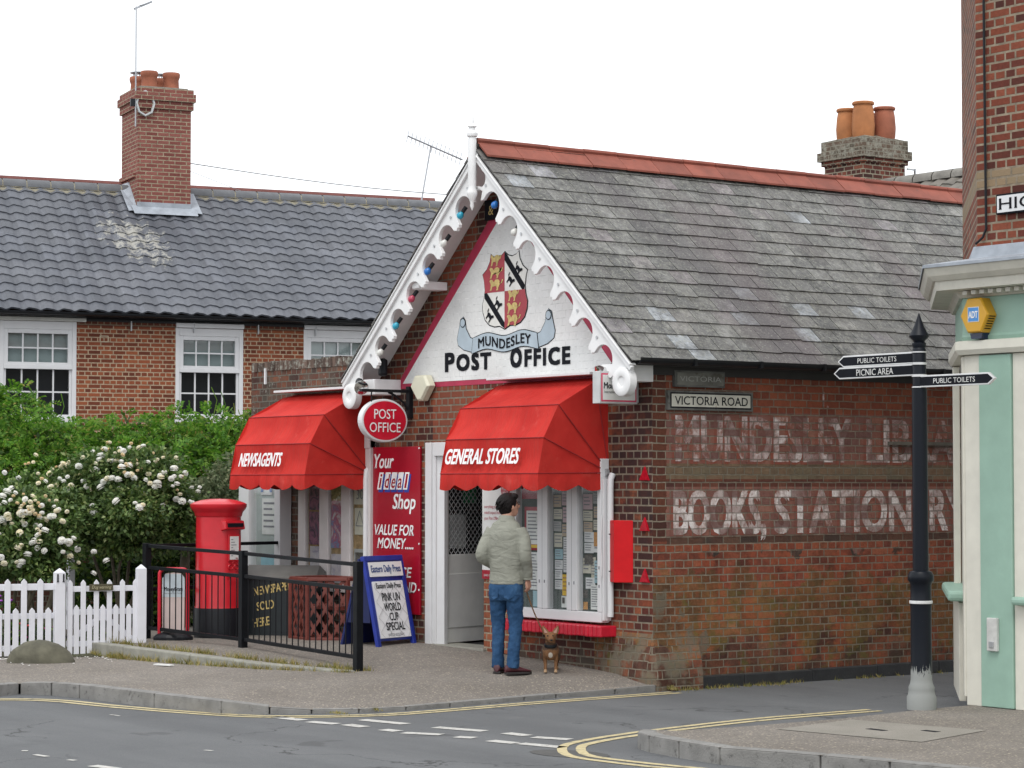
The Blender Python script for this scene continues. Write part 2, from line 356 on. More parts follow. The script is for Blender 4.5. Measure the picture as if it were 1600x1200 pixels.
sw.add([(0,L_,-.2),(XL,L_,-.2),(XL,L_,2.9),(XC,L_,roofz(XC)),(0,L_,2.9)],[(0,1,2,3,4)]); sw.build('side_wall',SIDE,PO)
MB().add([(XL,0,-.2),(XL,L_,-.2),(XL,L_,roofz(XL)),(XL,0,roofz(XL))],[(0,1,2,3)]).build('far_side_wall',FRONT,PO)
# battered base course at the street corner
b=MB(); n=14; rows=[]
for z,o in ((-.2,.085),(.02,.08),(.14,.062),(.3,.02),(.42,.004)):
    rows.append([(-1.0+.08*i*1.0+0 if False else -.9+i*.15,-o*min(1,max(0,(i)/5)),z-.0) for i in range(7)]+[(o,.0+.14*i,z) for i in range(0,5)])
b.rings(rows,False,False); b.build('battered_plinth',SIDE,PO,smooth=False)
pl=MB(); y=.2
while y<L_:
    pl.box(.002,.075+random.uniform(-.006,.006),y,y+.9,-.2,.005+random.uniform(-.012,.012)); y+=.905
pl.build('black_kerb_plinth',mat('tarred',(.022,.023,.025),.6,var=.3,bump=.4,dirt=((.07,.07,.05),.62)),PO,bevel=.01)
MB().box(XL+.1,-.1,1.5,1.6,0,2.9).box(XL+.1,-.1,.27,1.5,.0,.12).build('dark_interior',DARKIN,PO)
# small fixed step and ledge pieces on the side wall
MB().box(.002,.07,3.15,4.9,2.255,2.29).build('wall_ledge',mat('ledge',(.12,.11,.09),.9,var=.3),PO)
for i,(a,b2) in enumerate(((2.56,3.3),)):
    pass
# --- slates on both slopes, laid in courses
ux=math.cos(math.atan(TAN)); uz=math.sin(math.atan(TAN))
def slope(sgn,s,yy,h=0): return (XC+sgn*(s*ux+h*uz), yy, 5.31-s*uz+h*ux)
sl_=MB(); N=16; SL=3.43; gauge=SL/N; w=.275
for sgn in (1,-1):
    for i in range(N):
        s0=i*gauge; s1=s0+gauge+.012; yy=-.44+(0 if i%2 else -w/2)
        while yy<L_+.1:
            a=max(yy,-.44)+.0035; b2=min(yy+w+random.uniform(-.003,.001)-.0035,L_+.1)
            if b2-a>.02:
                t=random.uniform(-.004,.006); lift=.005+random.uniform(0,.004); dl=random.uniform(-.007,.009)
                if sgn<0 and yy>1.5: yy+=w; continue
                P=[slope(sgn,s0-.06,a,.004),slope(sgn,s0-.06,b2,.004),slope(sgn,s1+dl+t,b2,.012+lift),slope(sgn,s1+dl,a,.012+lift)]
                Q=[slope(sgn,s0-.06,a,-.003),slope(sgn,s0-.06,b2,-.003),slope(sgn,s1+dl+t,b2,.003+lift),slope(sgn,s1+dl,a,.003+lift)]
                sl_.add(P+Q,[(0,1,2,3),(7,6,5,4),(0,3,7,4),(1,5,6,2),(3,2,6,7)])
            yy+=w
sl_.build('slate_roof',SLATE,PO)
rb=MB()
for sgn in (1,-1):
    A=[slope(sgn,0,-.42,-.012),slope(sgn,0,L_+.08,-.012),slope(sgn,SL,L_+.08,-.012),slope(sgn,SL,-.42,-.012)]
    B=[slope(sgn,0,-.42,-.05),slope(sgn,0,L_+.08,-.05),slope(sgn,SL,L_+.08,-.05),slope(sgn,SL,-.42,-.05)]
    rb.add(A+B,[(0,1,2,3),(7,6,5,4),(0,4,5,1),(1,5,6,2),(2,6,7,3),(3,7,4,0)])
rb.build('roof_boarding',DARKWOOD,PO)
rt=MB(); yy=-.4
while yy<L_:
    e=yy+.455; jz=random.uniform(-.004,.004)
    for sgn in (1,-1):
        P=[(XC,yy,5.385+jz),(XC,e,5.385+jz),(XC+sgn*.185,e,5.225+jz),(XC+sgn*.185,yy,5.225+jz)]
        Q=[(x,q,z-.02) for x,q,z in P]; rt.add(P+Q,[(0,1,2,3),(7,6,5,4),(0,4,5,1),(1,5,6,2),(2,6,7,3),(3,7,4,0)])
    rt.tube([(XC,yy,5.39+jz),(XC,e,5.39+jz)],.03,8); yy+=.462
rt.build('ridge_tiles',RIDGE,PO)
# --- barge boards with scalloped lower edge
def arc(cx,cy,r,a0,a1,n): return [(cx+r*math.cos(a0+(a1-a0)*i/n),cy+r*math.sin(a0+(a1-a0)*i/n)) for i in range(n+1)]
def barge(sgn):
    Lb=3.30; N=7; p0=.36; pitch=(Lb-.06-p0)/N; pts=[(-.02,0.0),(Lb+.1,0.0)]
    low=[(Lb+.1,.1),(Lb+.02,.13)]
    for i in range(N-1,-1,-1):
        c=p0+pitch*(i+.5); r=.146; e=pitch/2-r
        low+=[(c+r+e*.95,.318),(c+r+e*.55,.335),(c+r+e*.2,.318),(c+r+.004,.322)]
        low+=arc(c,.262,r,0,-math.pi,14)
        low+=[(c-r-.004,.30),(c-r-e*.35,.312),(c-r-e*.6,.335)]
    low+=[(p0-.02,.24),(p0-.10,.27),(.245,.31)]
    # lower part near the apex: half of the oval opening behind the pendant
    low+=[(.235,.265)]
    low+=arc(.235,.165,.085,math.pi/2,-math.pi/2-.5,10)
    pts=pts+low
    O=(XC,-.40,5.266); U=(sgn*ux,0,-uz); V=(-sgn*uz,0,-ux)
    m=MB(); m.prism(pts,O,U,V,(0,1,0),.042); b_=m.build('bargeboard',WHITE,PO,bevel=.004)
    mm=MB(); mm.prism([(-.02,.012),(Lb+.14,.012),(Lb+.14,.06),(-.02,.06)],(XC,-.43,5.266),U,V,(0,1,0),.034)
    mm.prism([(-.02,-.004),(Lb+.12,-.004),(Lb+.12,.014),(-.02,.014)],(XC,-.445,5.266),U,V,(0,1,0),.08); mm.build('barge_moulding',WHITE,b_,bevel=.006)
    for i in range(N):
        s=p0+pitch*i-.005; q=Vector(O)+Vector(U)*s+Vector(V)*.155
        MB().lathe([(.001,.0),(.014,.0),(.016,.004)],(q.x,q.y-.006,q.z),10,'y').build('board_plug',GREYMETAL,b_)
    q=(XC+sgn*2.395,-.40,2.82)
    r=MB(); r.lathe([(.001,.02),(.045,.022),(.052,.032),(.06,.036),(.125,.036),(.137,.028),(.14,.0),(.14,-.05),(.001,-.05)],q,32,'y'); r.build('roundel',WHITE,b_,smooth=True)
    t=MB(); t.prism([(XC+sgn*a,b) for a,b in ((2.30,3.12),(2.45,3.05),(2.50,2.98),(2.51,2.86),(2.40,2.78),(2.27,2.80),(2.30,2.95))],(0,-.398,0),(1,0,0),(0,0,1),(0,1,0),.038); t.build('barge_tail',WHITE,b_,bevel=.004)
    # soffit boarding behind
    sf=MB(); A=[slope(sgn,.0,-.36,-.056),slope(sgn,SL-.05,-.36,-.056),slope(sgn,SL-.05,-.003,-.056),slope(sgn,.0,-.003,-.056)]
    B=[slope(sgn,.0,-.36,-.075),slope(sgn,SL-.05,-.36,-.075),slope(sgn,SL-.05,-.003,-.075),slope(sgn,.0,-.003,-.075)]
    sf.add(A+B,[(0,1,2,3),(7,6,5,4),(0,4,5,1),(1,5,6,2),(2,6,7,3),(3,7,4,0)]); sf.build('soffit',WHITE,PO)
    e=MB(); e.box(*sorted((XC+sgn*2.36,XC+sgn*2.0)),-.355,-.003,2.83,3.0); e.build('eaves_box',WHITE,PO,bevel=.006)
barge(1); barge(-1)
MB().box(-3.62,-3.44,-.34,-.003,3.93,4.02).box(-3.6,-3.46,-.36,-.34,3.94,4.01).build('purlin_bracket',WHITE,PO,bevel=.012)
fin=MB(); fin.lathe([(.001,5.68),(.014,5.665),(.022,5.56),(.045,5.545),(.05,5.53),(.032,5.52),(.036,5.49),(.055,5.475),(.06,5.455),(.055,5.43),(.038,5.42),(.045,5.39),(.045,4.93),(.04,4.9),(.055,4.86),(.057,4.83),(.03,4.77),(.018,4.74),(.022,4.71),(.001,4.66)][::-1],(XC,-.46,0),12); fin.build('finial',WHITE,PO,smooth=True)
g=MB(); prof=[(.06*math.cos(a),.06*math.sin(a)) for a in [math.pi+math.pi*i/8 for i in range(9)]]+[(.052,0.0)]+[(.05*math.cos(a),.05*math.sin(a)) for a in [2*math.pi-math.pi*i/8 for i in range(9)]]
gx=.215; R=[[(gx+p[0],yy,3.045+p[1]) for p in prof] for yy in (-.36,L_)]; g.rings(R,True,True)
for yy in np.arange(.3,L_,.85): g.box(gx-.07,gx+.066,yy,yy+.03,2.982,3.05)
g.box(.0,.15,-.3,L_,2.985,3.005); g.build('gutter',GUTTER,PO)
MB().box(.003,.03,-.0,L_,2.9,2.985).build('fascia',DARKWOOD,PO)
# --- painted gable sign
GU,GV=(1,0,0),(0,0,1)
def G(pts,m,off,name,par): return MB().poly(pts,(0,-off,0),GU,GV).build(name,m,par)
xl,xr,zb=-4.30,-.53,2.955
def w_gab(k,o,c,mc,fac): return c,mc
gw=brick('painted_brick',[(0,(.79,.79,.775)),(1,(.81,.81,.80))],(.77,.77,.755),ms=.004,var=.05,rough=.6,bumpk=.12)
tz=4.745
GS=G([(xl-.16,zb-.055),(xr+.19,zb-.055),(-2.36,tz+.19)],BORDER,.004,'gable_sign',PO)
G([(xl,zb),(xr,zb),(-2.36,tz)],gw,.007,'white_field',GS)
def capstext(parts,m,h,z,par,off):
    for body,x0,x1,hh in parts: text(body,(x0,-off,z),GU,GV,m,par,w=x1-x0,h=hh,align='l',bold=.11,off=0,spacing=1.2)
capstext([('P',-3.462,-3.31,.185),('OST',-3.25,-2.64,.165),('O',-2.275,-2.10,.185),('FFICE',-2.03,-1.285,.165)],INK,.2,3.063,GS,.012)
sc=-2.385; sy=(4.262,3.49)
def shield(k=1.0):
    P=[(-.245,.0),(-.20,-.03),(-.13,-.045),(-.06,-.03),(0,0.01)]
    R_=[(.0,.01),(.06,-.03),(.13,-.045),(.2,-.03),(.245,.0),(.262,-.08),(.315,-.155),(.39,-.205),(.365,-.27),(.35,-.37),(.365,-.45),(.395,-.52),(.385,-.6),(.345,-.68),(.27,-.735),(.18,-.758),(.09,-.755),(.0,-.79)]
    Lf=[(-a,b) for a,b in R_[1:-1]][::-1]; return [(sc+a*k,4.255+(b+.39)*k-.39) for a,b in R_+Lf]
G(shield(1.03),INK,.010,'shield_outline',GS); G(shield(1.0),mat('shield_white',(.74,.73,.69),.6),.0125,'shield',GS)
SH=shield(1.0); right=SH[:18]; left=[(2*sc-a,b) for a,b in right]
def clip(P,z0,z1):   # clip polygon between heights
    def half(P,s,lim):
        out=[]
        for (a,b),(c,d) in zip(P,P[1:]+P[:1]):
            ia,ic=s*(b-lim)>=0,s*(d-lim)>=0
            if ia: out.append((a,b))
            if ia!=ic: t=(lim-b)/(d-b); out.append((a+(c-a)*t,lim))
        return out
    return half(half(P,1,z0),-1,z1)
SHR=mat('shield_red',(.36,.045,.06),.6,var=.15); mid=3.855
G(clip(left,mid,5),SHR,.015,'shield_quarter',GS); G(clip(right,0,mid),SHR,.015,'shield_quarter',GS)
bd=MB(); bd.poly([(sc,4.265),(sc+.045,4.235),(sc+.355,3.90),(sc+.345,mid),(sc+.305,mid),(sc,4.18)],(0,-.015,0),GU,GV); bd.poly([(sc-.355,mid-.0),(sc-.31,mid),(sc,3.53),(sc,3.468),(sc-.06,3.50),(sc-.355,3.80)],(0,-.015,0),GU,GV); bd.build('shield_band',INK,GS)
beast=[(-.5,.1),(-.42,.3),(-.2,.36),(.1,.34),(.22,.55),(.38,.62),(.5,.45),(.42,.3),(.36,.1),(.4,-.25),(.48,-.45),(.3,-.42),(.22,-.1),(-.1,-.02),(-.2,-.28),(-.12,-.48),(-.32,-.46),(-.34,-.2),(-.42,-.02),(-.6,.25),(-.7,.55),(-.78,.5),(-.68,.2)]
for cx,z0 in ((sc-.17,mid),(sc+.14,mid-.385)):
    for i,(dz,ww) in enumerate(((.33,.15),(.20,.19),(.075,.19))):
        gb=MB(); gb.poly([(cx+a*ww*-1.0,z0+dz+c*.11-.005) for a,c in beast],(0,-.018,0),GU,GV)
        gb.poly([(cx+.02+.05*math.cos(t)+.02,z0+dz+.03+.03*math.sin(t)) for t in np.linspace(0,2*math.pi,10)[:-1]],(0,-.0185,0),GU,GV); gb.build('gold_beast',GOLD,GS)
for cx,cz in ((sc+.235,4.06),(sc+.10,3.955),(sc-.12,3.72),(sc-.27,3.60)):
    an=-.9; MB().poly([(cx+(a*math.cos(an)-c*math.sin(an))*.115,cz+(a*math.sin(an)+c*math.cos(an))*.1) for a,c in beast],(0,-.018,0),GU,GV).build('black_beast',INK,GS)
RIB=mat('ribbon_blue',(.42,.5,.56),.6,var=.1)
def wav(x): return .022*math.cos((x-sc)*2*math.pi/.62+math.pi)+.0
xs=np.linspace(-.56,.56,25); ctr=[(sc+x,3.412+wav(sc+x)+.0) for x in xs]+[(sc+x*1.05,3.25+wav(sc+x)) for x in xs[::-1]]
def grow(P,k):
    cx=sum(p[0] for p in P)/len(P); cz=sum(p[1] for p in P)/len(P); o=[]
    n=len(P); A=sum(P[i][0]*P[(i+1)%n][1]-P[(i+1)%n][0]*P[i][1] for i in range(n)); s=1 if A>0 else -1
    for i,p in enumerate(P):
        a=Vector(P[i-1]);c=Vector(P[(i+1)%n]); t=(c-a); t=t.normalized() if t.length else Vector((1,0)); o.append((p[0]+t.y*k*s,p[1]-t.x*k*s))
    return o
for sg in (-1,1):
    tail=[(sc+sg*.42,3.30),(sc+sg*.5,3.365),(sc+sg*.62,3.40),(sc+sg*.70,3.50),(sc+sg*.715,3.585),(sc+sg*.75,3.625),(sc+sg*.80,3.60),(sc+sg*.82,3.52),(sc+sg*.86,3.40),(sc+sg*.84,3.33),(sc+sg*.74,3.28),(sc+sg*.55,3.24)]
    G(grow(tail,.009),INK,.010,'ribbon_outline',GS); G(tail,RIB,.0125,'ribbon_tail',GS)
    cu=MB(); cu.poly(arc(sc+sg*.755,3.565,.052,0,2*math.pi,14)[:-1],(0,-.0145,0),GU,GV); cu.build('ribbon_curl_outline',INK,GS); MB().poly(arc(sc+sg*.755,3.565,.042,0,2*math.pi,14)[:-1],(0,-.017,0),GU,GV).build('ribbon_curl',RIB,GS)
G(grow(ctr,.009),INK,.0155,'ribbon_outline',GS); G(ctr,RIB,.018,'ribbon',GS)
text('MUNDESLEY',(sc,-.0215,3.281),GU,GV,INK,GS,w=.92,h=.1,bold=.04,off=0,warp=lambda t:wav(sc+t)+.0,spacing=1.08)
# --- ghost lettering on the side wall
SU,SV=(0,1,0),(0,0,1)
def ghost(body,y0,y1,z,h,mt=GHOSTW):
    text(body,(.002,y0-.03,z-.02),SU,SV,GHOSTR,PO,w=(y1-y0),h=h,align='l',bold=.085,name='faded_lettering',off=0)
    text(body,(.004,y0,z),SU,SV,mt,PO,w=(y1-y0),h=h,align='l',bold=.055,name='faded_lettering',off=0)
ghost('MUNDESLEY',.3,2.62,2.085,.43,GHOSTW2); ghost('LIBRARY',2.86,4.75,2.085,.42,GHOSTW2)
ghost('BOOKS,',.27,1.44,1.375,.42); ghost('STATIONERY',1.58,4.30,1.375,.42)
text('J.',(.004,2.2,2.62),SU,SV,GHOSTW2,PO,h=.17,align='l',name='faded_lettering',off=0)
# ---------------------------------------------------------------- shop front fittings
# left extension with parapet
EX=MB(); wallquad(EX,-7.64,XL-.002,-.2,3.205,.012)
EX.add([(-7.64,.012,3.205),(XL,.012,3.205),(XL,.28,3.205),(-7.64,.28,3.205)],[(0,1,2,3)]); EX.add([(-7.64,.012,-.2),(-7.64,.28,-.2),(-7.64,.28,3.31),(-7.64,.012,3.31)],[(0,1,2,3)])
EX.add([(XL,.28,-.2),(-7.64,.28,-.2),(-7.64,.28,3.31),(XL,.28,3.31)],[(0,1,2,3)]); ext=EX.build('parapet_wall',OLD,PO)
cp=MB(); x=-7.63
while x<XL-.08:
    w_=.068+random.uniform(-.004,.004); cp.box(x,x+w_,random.uniform(-.006,.010),.29,3.206,3.315+random.uniform(-.014,.010)); x+=w_+.009
cp.build('brick_coping',mat('coping_brick',(.13,.085,.065),.9,var=.4,scale=5,dirt=((.3,.3,.26),.5),island=.8,bump=.5),ext)
MB().box(-7.3,-7.27,-.012,.010,3.05,3.24).build('wall_strip',PVC,ext)
def posts(x0s,z0,z1,y0,y1,mb):
    for a,b in x0s: mb.box(a,b,y0,y1,z0,z1)
# notice window
W=MB(); W.box(-2.16,-.66,-.11,-.004,.50,.60)                       # bottom rail
for a,b in ((-2.16,-2.06),(-1.70,-1.53),(-1.215,-1.045),(-.722,-.66)): W.box(a,b,-.108,-.006,.602,2.1)
W.box(-2.16,-.69,-.106,-.004,2.1,2.2)
nw=W.build('notice_window',PVC,PO,bevel=.006)
W2=MB()
for x in (-1.615,-1.13): W2.box(x-.002,x+.002,-.1085,-.1,.52,2.3)
W2.build('casement_gap',LINEGREY,nw)
MB().box(-2.1,-.7,-.03,-.002,.6,2.3).build('backing_board',BAIZE,nw)
MB().add([(-2.08,-.076,.59),(-.71,-.076,.59),(-.71,-.076,2.31),(-2.08,-.076,2.31)],[(0,1,2,3)]).build('window_pane',GLASS,nw)
h=MB()
for x,z in ((-1.66,.86),(-1.575,.86),(-1.17,.85),(-1.09,.86),(-.69,.84),(-.69,1.02)): h.box(x-.006,x+.006,-.112,-.108,z,z+.03)
h.build('window_catch',LINEGREY,nw)
MB().box(-.655,-.63,-.1,-.004,.52,1.9).tube([(-.64,-.115,1.55),(-.645,-.12,1.25),(-.635,-.12,1.1),(-.64,-.12,.95)],.008,6).build('side_board',PVC,nw,bevel=.004)
SI=MB(); x=-2.2
while x<-.56:
    SI.box(x,x+.063,-.2,.002,.365+random.uniform(-.003,.003),.475+random.uniform(-.004,.004)); x+=.066
SI.build('window_sill',SILLRED,nw,bevel=.012)
def paper(name,x0,x1,z0,z1,m,label,y=-.04,lines=0,group=None,lm=None,tilt=0):
    o=MB().add([(x0,y,z0),(x1,y+.0006,z0+tilt),(x1,y+.0006,z1+tilt),(x0,y,z1)],[(0,1,2,3)]).build(name,m); tag(o,label,'notice',group)
    if lines:
        l=MB(); n=lines; hh=(z1-z0)/(n+1.2)
        for i in range(n):
            z=z1-hh*(i+1); ww=random.uniform(.45,.86)*(x1-x0); l.box(x0+.1*(x1-x0),x0+.1*(x1-x0)+ww,y-.003,y-.0015,z,z+hh*.32)
        l.build('print',lm or LINEGREY,o)
    return o
PCOL=[mat('card_%s'%n,c,.7,var=.05) for n,c in (('cream',(.5,.47,.38)),('white',(.62,.62,.62)),('pale_blue',(.3,.45,.5)),('pink',(.5,.36,.38)),('buff',(.42,.33,.24)),('grey',(.33,.33,.32)))]
PCN=['cream','white','pale blue','pink','buff','grey']
PUR=mat('photo_dark',(.07,.06,.05),.5,var=.8,scale=60); YEL=mat('poster_yellow',(.68,.43,.02),.6); ORG=mat('poster_orange',(.42,.2,.05),.6,var=.4,scale=30)
PTEXT=mat('print_red',(.42,.02,.05),.7)
def cards(lst,pane):
    for x,z,w,hh,ci in lst:
        paper('notice',x,x+w,z,z+hh,PCOL[ci],'%s handwritten card on the board behind the %s window pane'%(PCN[ci],pane),lines=3 if hh<.16 else 6,group='cards in the notice window',tilt=random.uniform(-.004,.004))
cards([(-1.515,1.62,.13,.12,4),(-1.375,1.64,.13,.13,3),(-1.51,1.5,.14,.1,0),(-1.36,1.47,.12,.15,3),(-1.515,1.38,.13,.1,5),(-1.37,1.33,.13,.12,4),(-1.50,1.22,.13,.14,0),(-1.35,1.15,.11,.17,1),(-1.49,1.1,.13,.1,2),(-1.49,1.0,.13,.09,1),(-1.35,.97,.11,.17,1),(-1.49,.9,.12,.09,1),(-1.49,.80,.12,.09,1)],'middle')
cards([(-1.03,1.6,.15,.15,3),(-.87,1.66,.12,.1,5),(-1.03,1.49,.15,.1,0),(-.86,1.52,.13,.11,4),(-1.02,1.38,.14,.1,4),(-.865,1.4,.13,.1,0),(-1.01,1.28,.15,.1,1),(-1.01,1.17,.15,.1,1),(-.86,1.18,.13,.14,1),(-1.035,.97,.13,.15,0),(-.9,.93,.07,.2,0),(-.85,.88,.12,.22,2),(-.99,.82,.15,.11,1)],'right hand')
paper('notice',-1.36,-1.225,.74,.95,YEL,'yellow poster low in the middle pane of the notice window',y=-.047,lines=4,lm=ORG)
paper('notice',-1.375,-1.225,.62,.735,PAPER,'white leaflet with small photographs under the yellow poster',y=-.046); 
paper('photograph',-1.36,-1.32,.66,.72,PUR,'small dark photograph on the leaflet under the yellow poster',y=-.05)
paper('notice',-.9,-.745,.62,.86,PAPER,'white printed sheet at the bottom of the right hand pane',y=-.047,lines=9)
paper('photograph',-1.02,-.95,.73,.81,PUR,'dark square photograph in the right hand pane',y=-.046); paper('photograph',-1.02,-.95,.615,.69,ORG,'brown photograph below the dark square photograph',y=-.046)
paper('photograph',-1.0,-.87,1.06,1.16,PUR,'dark landscape photograph in the right hand pane',y=-.047)
paper('notice',-.85,-.76,1.24,1.38,ORG,'brown orange picture card in the right hand pane',y=-.047)
paper('poster',-2.0,-1.71,1.18,1.62,SIGNRED,'red bordered poster in the left pane of the notice window',y=-.04); paper('poster',-1.965,-1.71,1.24,1.58,PAPER,'white sheet inside the red bordered poster',y=-.043,lines=8); MB().box(-1.965,-1.71,-.0475,-.0445,1.205,1.235).build('yellow_strip',YEL,bpy.data.objects['poster'])
o=paper('notice',-2.05,-1.71,1.7,1.86,SIGNRED,'red notice at the top of the left pane above the red bordered poster',y=-.04)
paper('notice',-1.99,-1.71,.78,1.16,PAPER,'white closing times sheet below the red bordered poster',y=-.041,lines=11)
paper('notice',-1.86,-1.75,.61,.77,PCOL[2],'pale blue sheet at the bottom of the left pane',y=-.04)
# door, opened inwards
dv=(-.2763,.9611)
D=thing('shop_door','grey shop door standing open inwards with diamond mesh over its glass','door',(dx0+.05,.07,.14),math.atan2(dv[1],dv[0]))
GREYP=mat('door_grey',(.80,.80,.78),.45,var=.05)
m=MB(); m.box(.0,.82,-.02,.02,.0,.95).box(.0,.06,-.02,.02,.95,1.9).box(.76,.82,-.02,.02,.95,1.9).box(.06,.76,-.02,.02,1.86,1.9); m.build('door_leaf',GREYP,D,bevel=.003)
m=MB(); m.box(.04,.8,-.026,-.0205,.16,.74); m.build('kick_panel',mat('door_panel',(.76,.76,.75),.5,var=.05),D,bevel=.003)
MB().box(.06,.76,.002,.008,.95,1.86).build('pane',mat('door_glass',(.015,.018,.02),.08),D)
mesh=MB()
for i in range(-16,18):
    for s in (1,-1):
        u0=.41+i*.075-s*.455; u1=u0+s*.91; z0,z1=.95,1.86
        a,b=(u0,z0),(u1,z1)
        def cl(a,b):
            (xa,za),(xb,zb)=a,b; t0,t1=0,1
            for lim,sg in ((.06,1),(.76,-1)):
                da=(xa-lim)*sg; db=(xb-lim)*sg
                if da<0 and db<0: return None
                if da<0: t0=max(t0,da/(da-db))
                elif db<0: t1=min(t1,da/(da-db))
            return None if t0>=t1 else ((xa+(xb-xa)*t0,za+(zb-za)*t0),(xa+(xb-xa)*t1,za+(zb-za)*t1))
        r=cl(a,b)
        if r: mesh.bar((r[0][0],-.012 if s>0 else -.017,r[0][1]),(r[1][0],-.012 if s>0 else -.017,r[1][1]),.008,.003,up=(0,1,0))
mesh.build('diamond_mesh',mat('mesh_metal',(.62,.63,.64),.5,.2),D)
gs=MB().box(.32,.56,-.004,-.001,1.5,1.7).build('green_sign',mat('exit_green',(.02,.2,.08),.5),D); MB().box(.08,.38,-.0035,-.0005,1.02,1.38).build('inside_notice',mat('dim_paper',(.4,.42,.42),.7),D)
m=MB(); m.box(-.06,.0,-.055,.06,-.01,2.13).build('hinge_post',PVC,D,bevel=.004)
DF=MB(); DF.box(-3.83,-3.715,-.03,.1,.1,2.3).box(-3.715,-3.665,-.012,.1,.1,2.3).box(-3.665,dx1,-.03,.1,2.15,2.3).box(-3.665,-3.64,-.02,.1,.1,2.15); DF.build('door_frame',PVC,PO,bevel=.008)
MB().box(-3.70,dx1+.05,-.06,.3,.06,.135).build('door_step',CONC,PO,bevel=.01)
pier=MB(); wallquad(pier,-2.755,-2.17,.1,.86,-.012); pier.add([(-2.755,-.012,.1),(-2.755,.0,.1),(-2.755,0,.86),(-2.755,-.012,.86)],[(0,1,2,3)])
pier.build('brick_pier',brick('pier_brick',[(0,(.2,.06,.035)),(1,(.36,.12,.06))],(.36,.3,.22),squash=.6),PO)
# white opening-times poster board by the door
PB=tag(MB().box(-2.755,-2.166,-.035,-.014,.86,1.9).build('poster_board',PAPER,None,bevel=.004),'white post office poster board with red foot between door and window','sign')
MB().box(-2.75,-2.17,-.038,-.035,.862,.955).build('red_strip',SIGNRED,PB); text('post office',(-2.71,-.039,.892),GU,GV,PAPER,PB,h=.03,align='l')
for i,(t_,z) in enumerate((('everything you need',1.60),('would expect from',1.54),('your Post Office',1.48))): text(t_,(-2.71,-.0365,z),GU,GV,PTEXT,PB,h=.034,align='l',narrow=.8)
for i in range(5):
    z=1.36-i*.075; MB().lathe([(.001,0),(.018,0),(.018,.002)],(-2.68,-.037,z),10,'y').build('bullet',PTEXT,PB); MB().box(-2.63,-2.63+.12+.05*(i%3),-.037,-.0355,z-.008,z+.008).build('print_line',mat('print_pink',(.6,.35,.36),.7),PB)
e=MB().lathe([(.001,0),(.075,0),(.075,.003)],(-2.34,-.037,1.78),24,'y').build('round_logo',SIGNRED,PB); text('POST',(-2.34,-.042,1.787),GU,GV,PAPER,e,w=.09,h=.028); text('OFFICE',(-2.34,-.042,1.745),GU,GV,PAPER,e,w=.11,h=.028)
# tall red panel sign
RS=tag(MB().box(-4.91,-3.925,-.03,-.006,.43,2.262).build('panel_sign',SIGNRED,None,bevel=.003),'tall crimson panel sign with white italic lettering beside the shop door','sign')
sh=.22; PW=mat('sign_white',(.8,.8,.8),.5)
def rs(t,x,z,w,h): text(t,(x,-.0325,z),GU,GV,PW,RS,w=w,h=h,align='l',bold=.035,shear=sh,serif=.045,off=0)
rs('Your',-4.86,2.03,.40,.155); rs('Shop',-4.46,1.58,.44,.165); rs('VALUE FOR',-4.84,1.288,.80,.115); rs('MONEY.....',-4.77,1.14,.72,.115); rs('SERVICE',-4.80,.83,.70,.11); rs('AND',-4.36,.667,.36,.11)
lg=MB(); lb=MB(); WID=[(0,.085),(.125,.105),(.255,.105),(.385,.105),(.515,.085)]
for u,w_ in WID:
    lg.poly([(u,0),(u+w_,0),(u+w_+.05,.19),(u+.05,.19)],(-4.77,-.0345,1.79),GU,GV); lb.poly([(u+.02,-.03),(u+w_+.03,-.03),(u+w_+.08,.17),(u+.065,.17)],(-4.77,-.0325,1.79),GU,GV)
lb.build('logo_shadow',mat('logo_blue',(.02,.05,.3),.5),RS); LG=lg.build('logo_tiles',PW,RS)
for (u,w_),c in zip(WID,'ideal'): text(c,(-4.77+u+w_/2+.008,-.0355,1.81),GU,GV,SIGNRED,RS,w=w_*.4 if c in 'il' else w_*.72,h=.15 if c in 'idl' else .105,bold=.02,shear=.27,off=0)
sc_=MB()
for x,z in ((-4.89,2.24),(-3.94,2.24),(-4.89,1.2),(-3.94,1.2),(-3.94,.7)): sc_.lathe([(.001,.005),(.01,.004),(.012,0)],(x,-.031,z),8,'y')
sc_.build('fixing_screw',PW,RS)
# newsagent window
nx=[(-6.41,-6.25),(-5.94,-5.75),(-5.47,-5.28),(-4.985,-4.86)]
N_=MB()
for a,b in nx: N_.box(a,b,-.07,.008,.70,2.35)
N_.box(-6.41,-4.86,-.085,.006,.62,.70).box(-6.41,-4.86,-.082,.006,2.25,2.4); NW=N_.build('display_window',mat('cream_frame',(.6,.56,.55),.45,var=.06),PO,bevel=.008)
MB().box(-6.3,-4.95,-.02,.009,.7,2.3).build('backing_board',mat('cork',(.3,.2,.1),.9,var=.3,scale=20),NW); MB().add([(-6.28,-.045,.69),(-4.96,-.045,.69),(-4.96,-.045,2.31),(-6.28,-.045,2.31)],[(0,1,2,3)]).build('window_pane',GLASS,NW)
def collage(name,cols,sc):
    m,nt,b=new_mat(name); k=NT(nt); o=k.obj(); v=k.n('ShaderNodeTexNoise'); v.inputs['Scale'].default_value=sc; v.inputs['Detail'].default_value=5; v.inputs['Distortion'].default_value=1.6; k.l(o,v.inputs['Vector'])
    k.l(k.ramp(v.outputs['Fac'],[(.2+.6*i/(len(cols)-1),c) for i,c in enumerate(cols)]),b.inputs['Base Color']); b.inputs['Roughness'].default_value=.4; return m
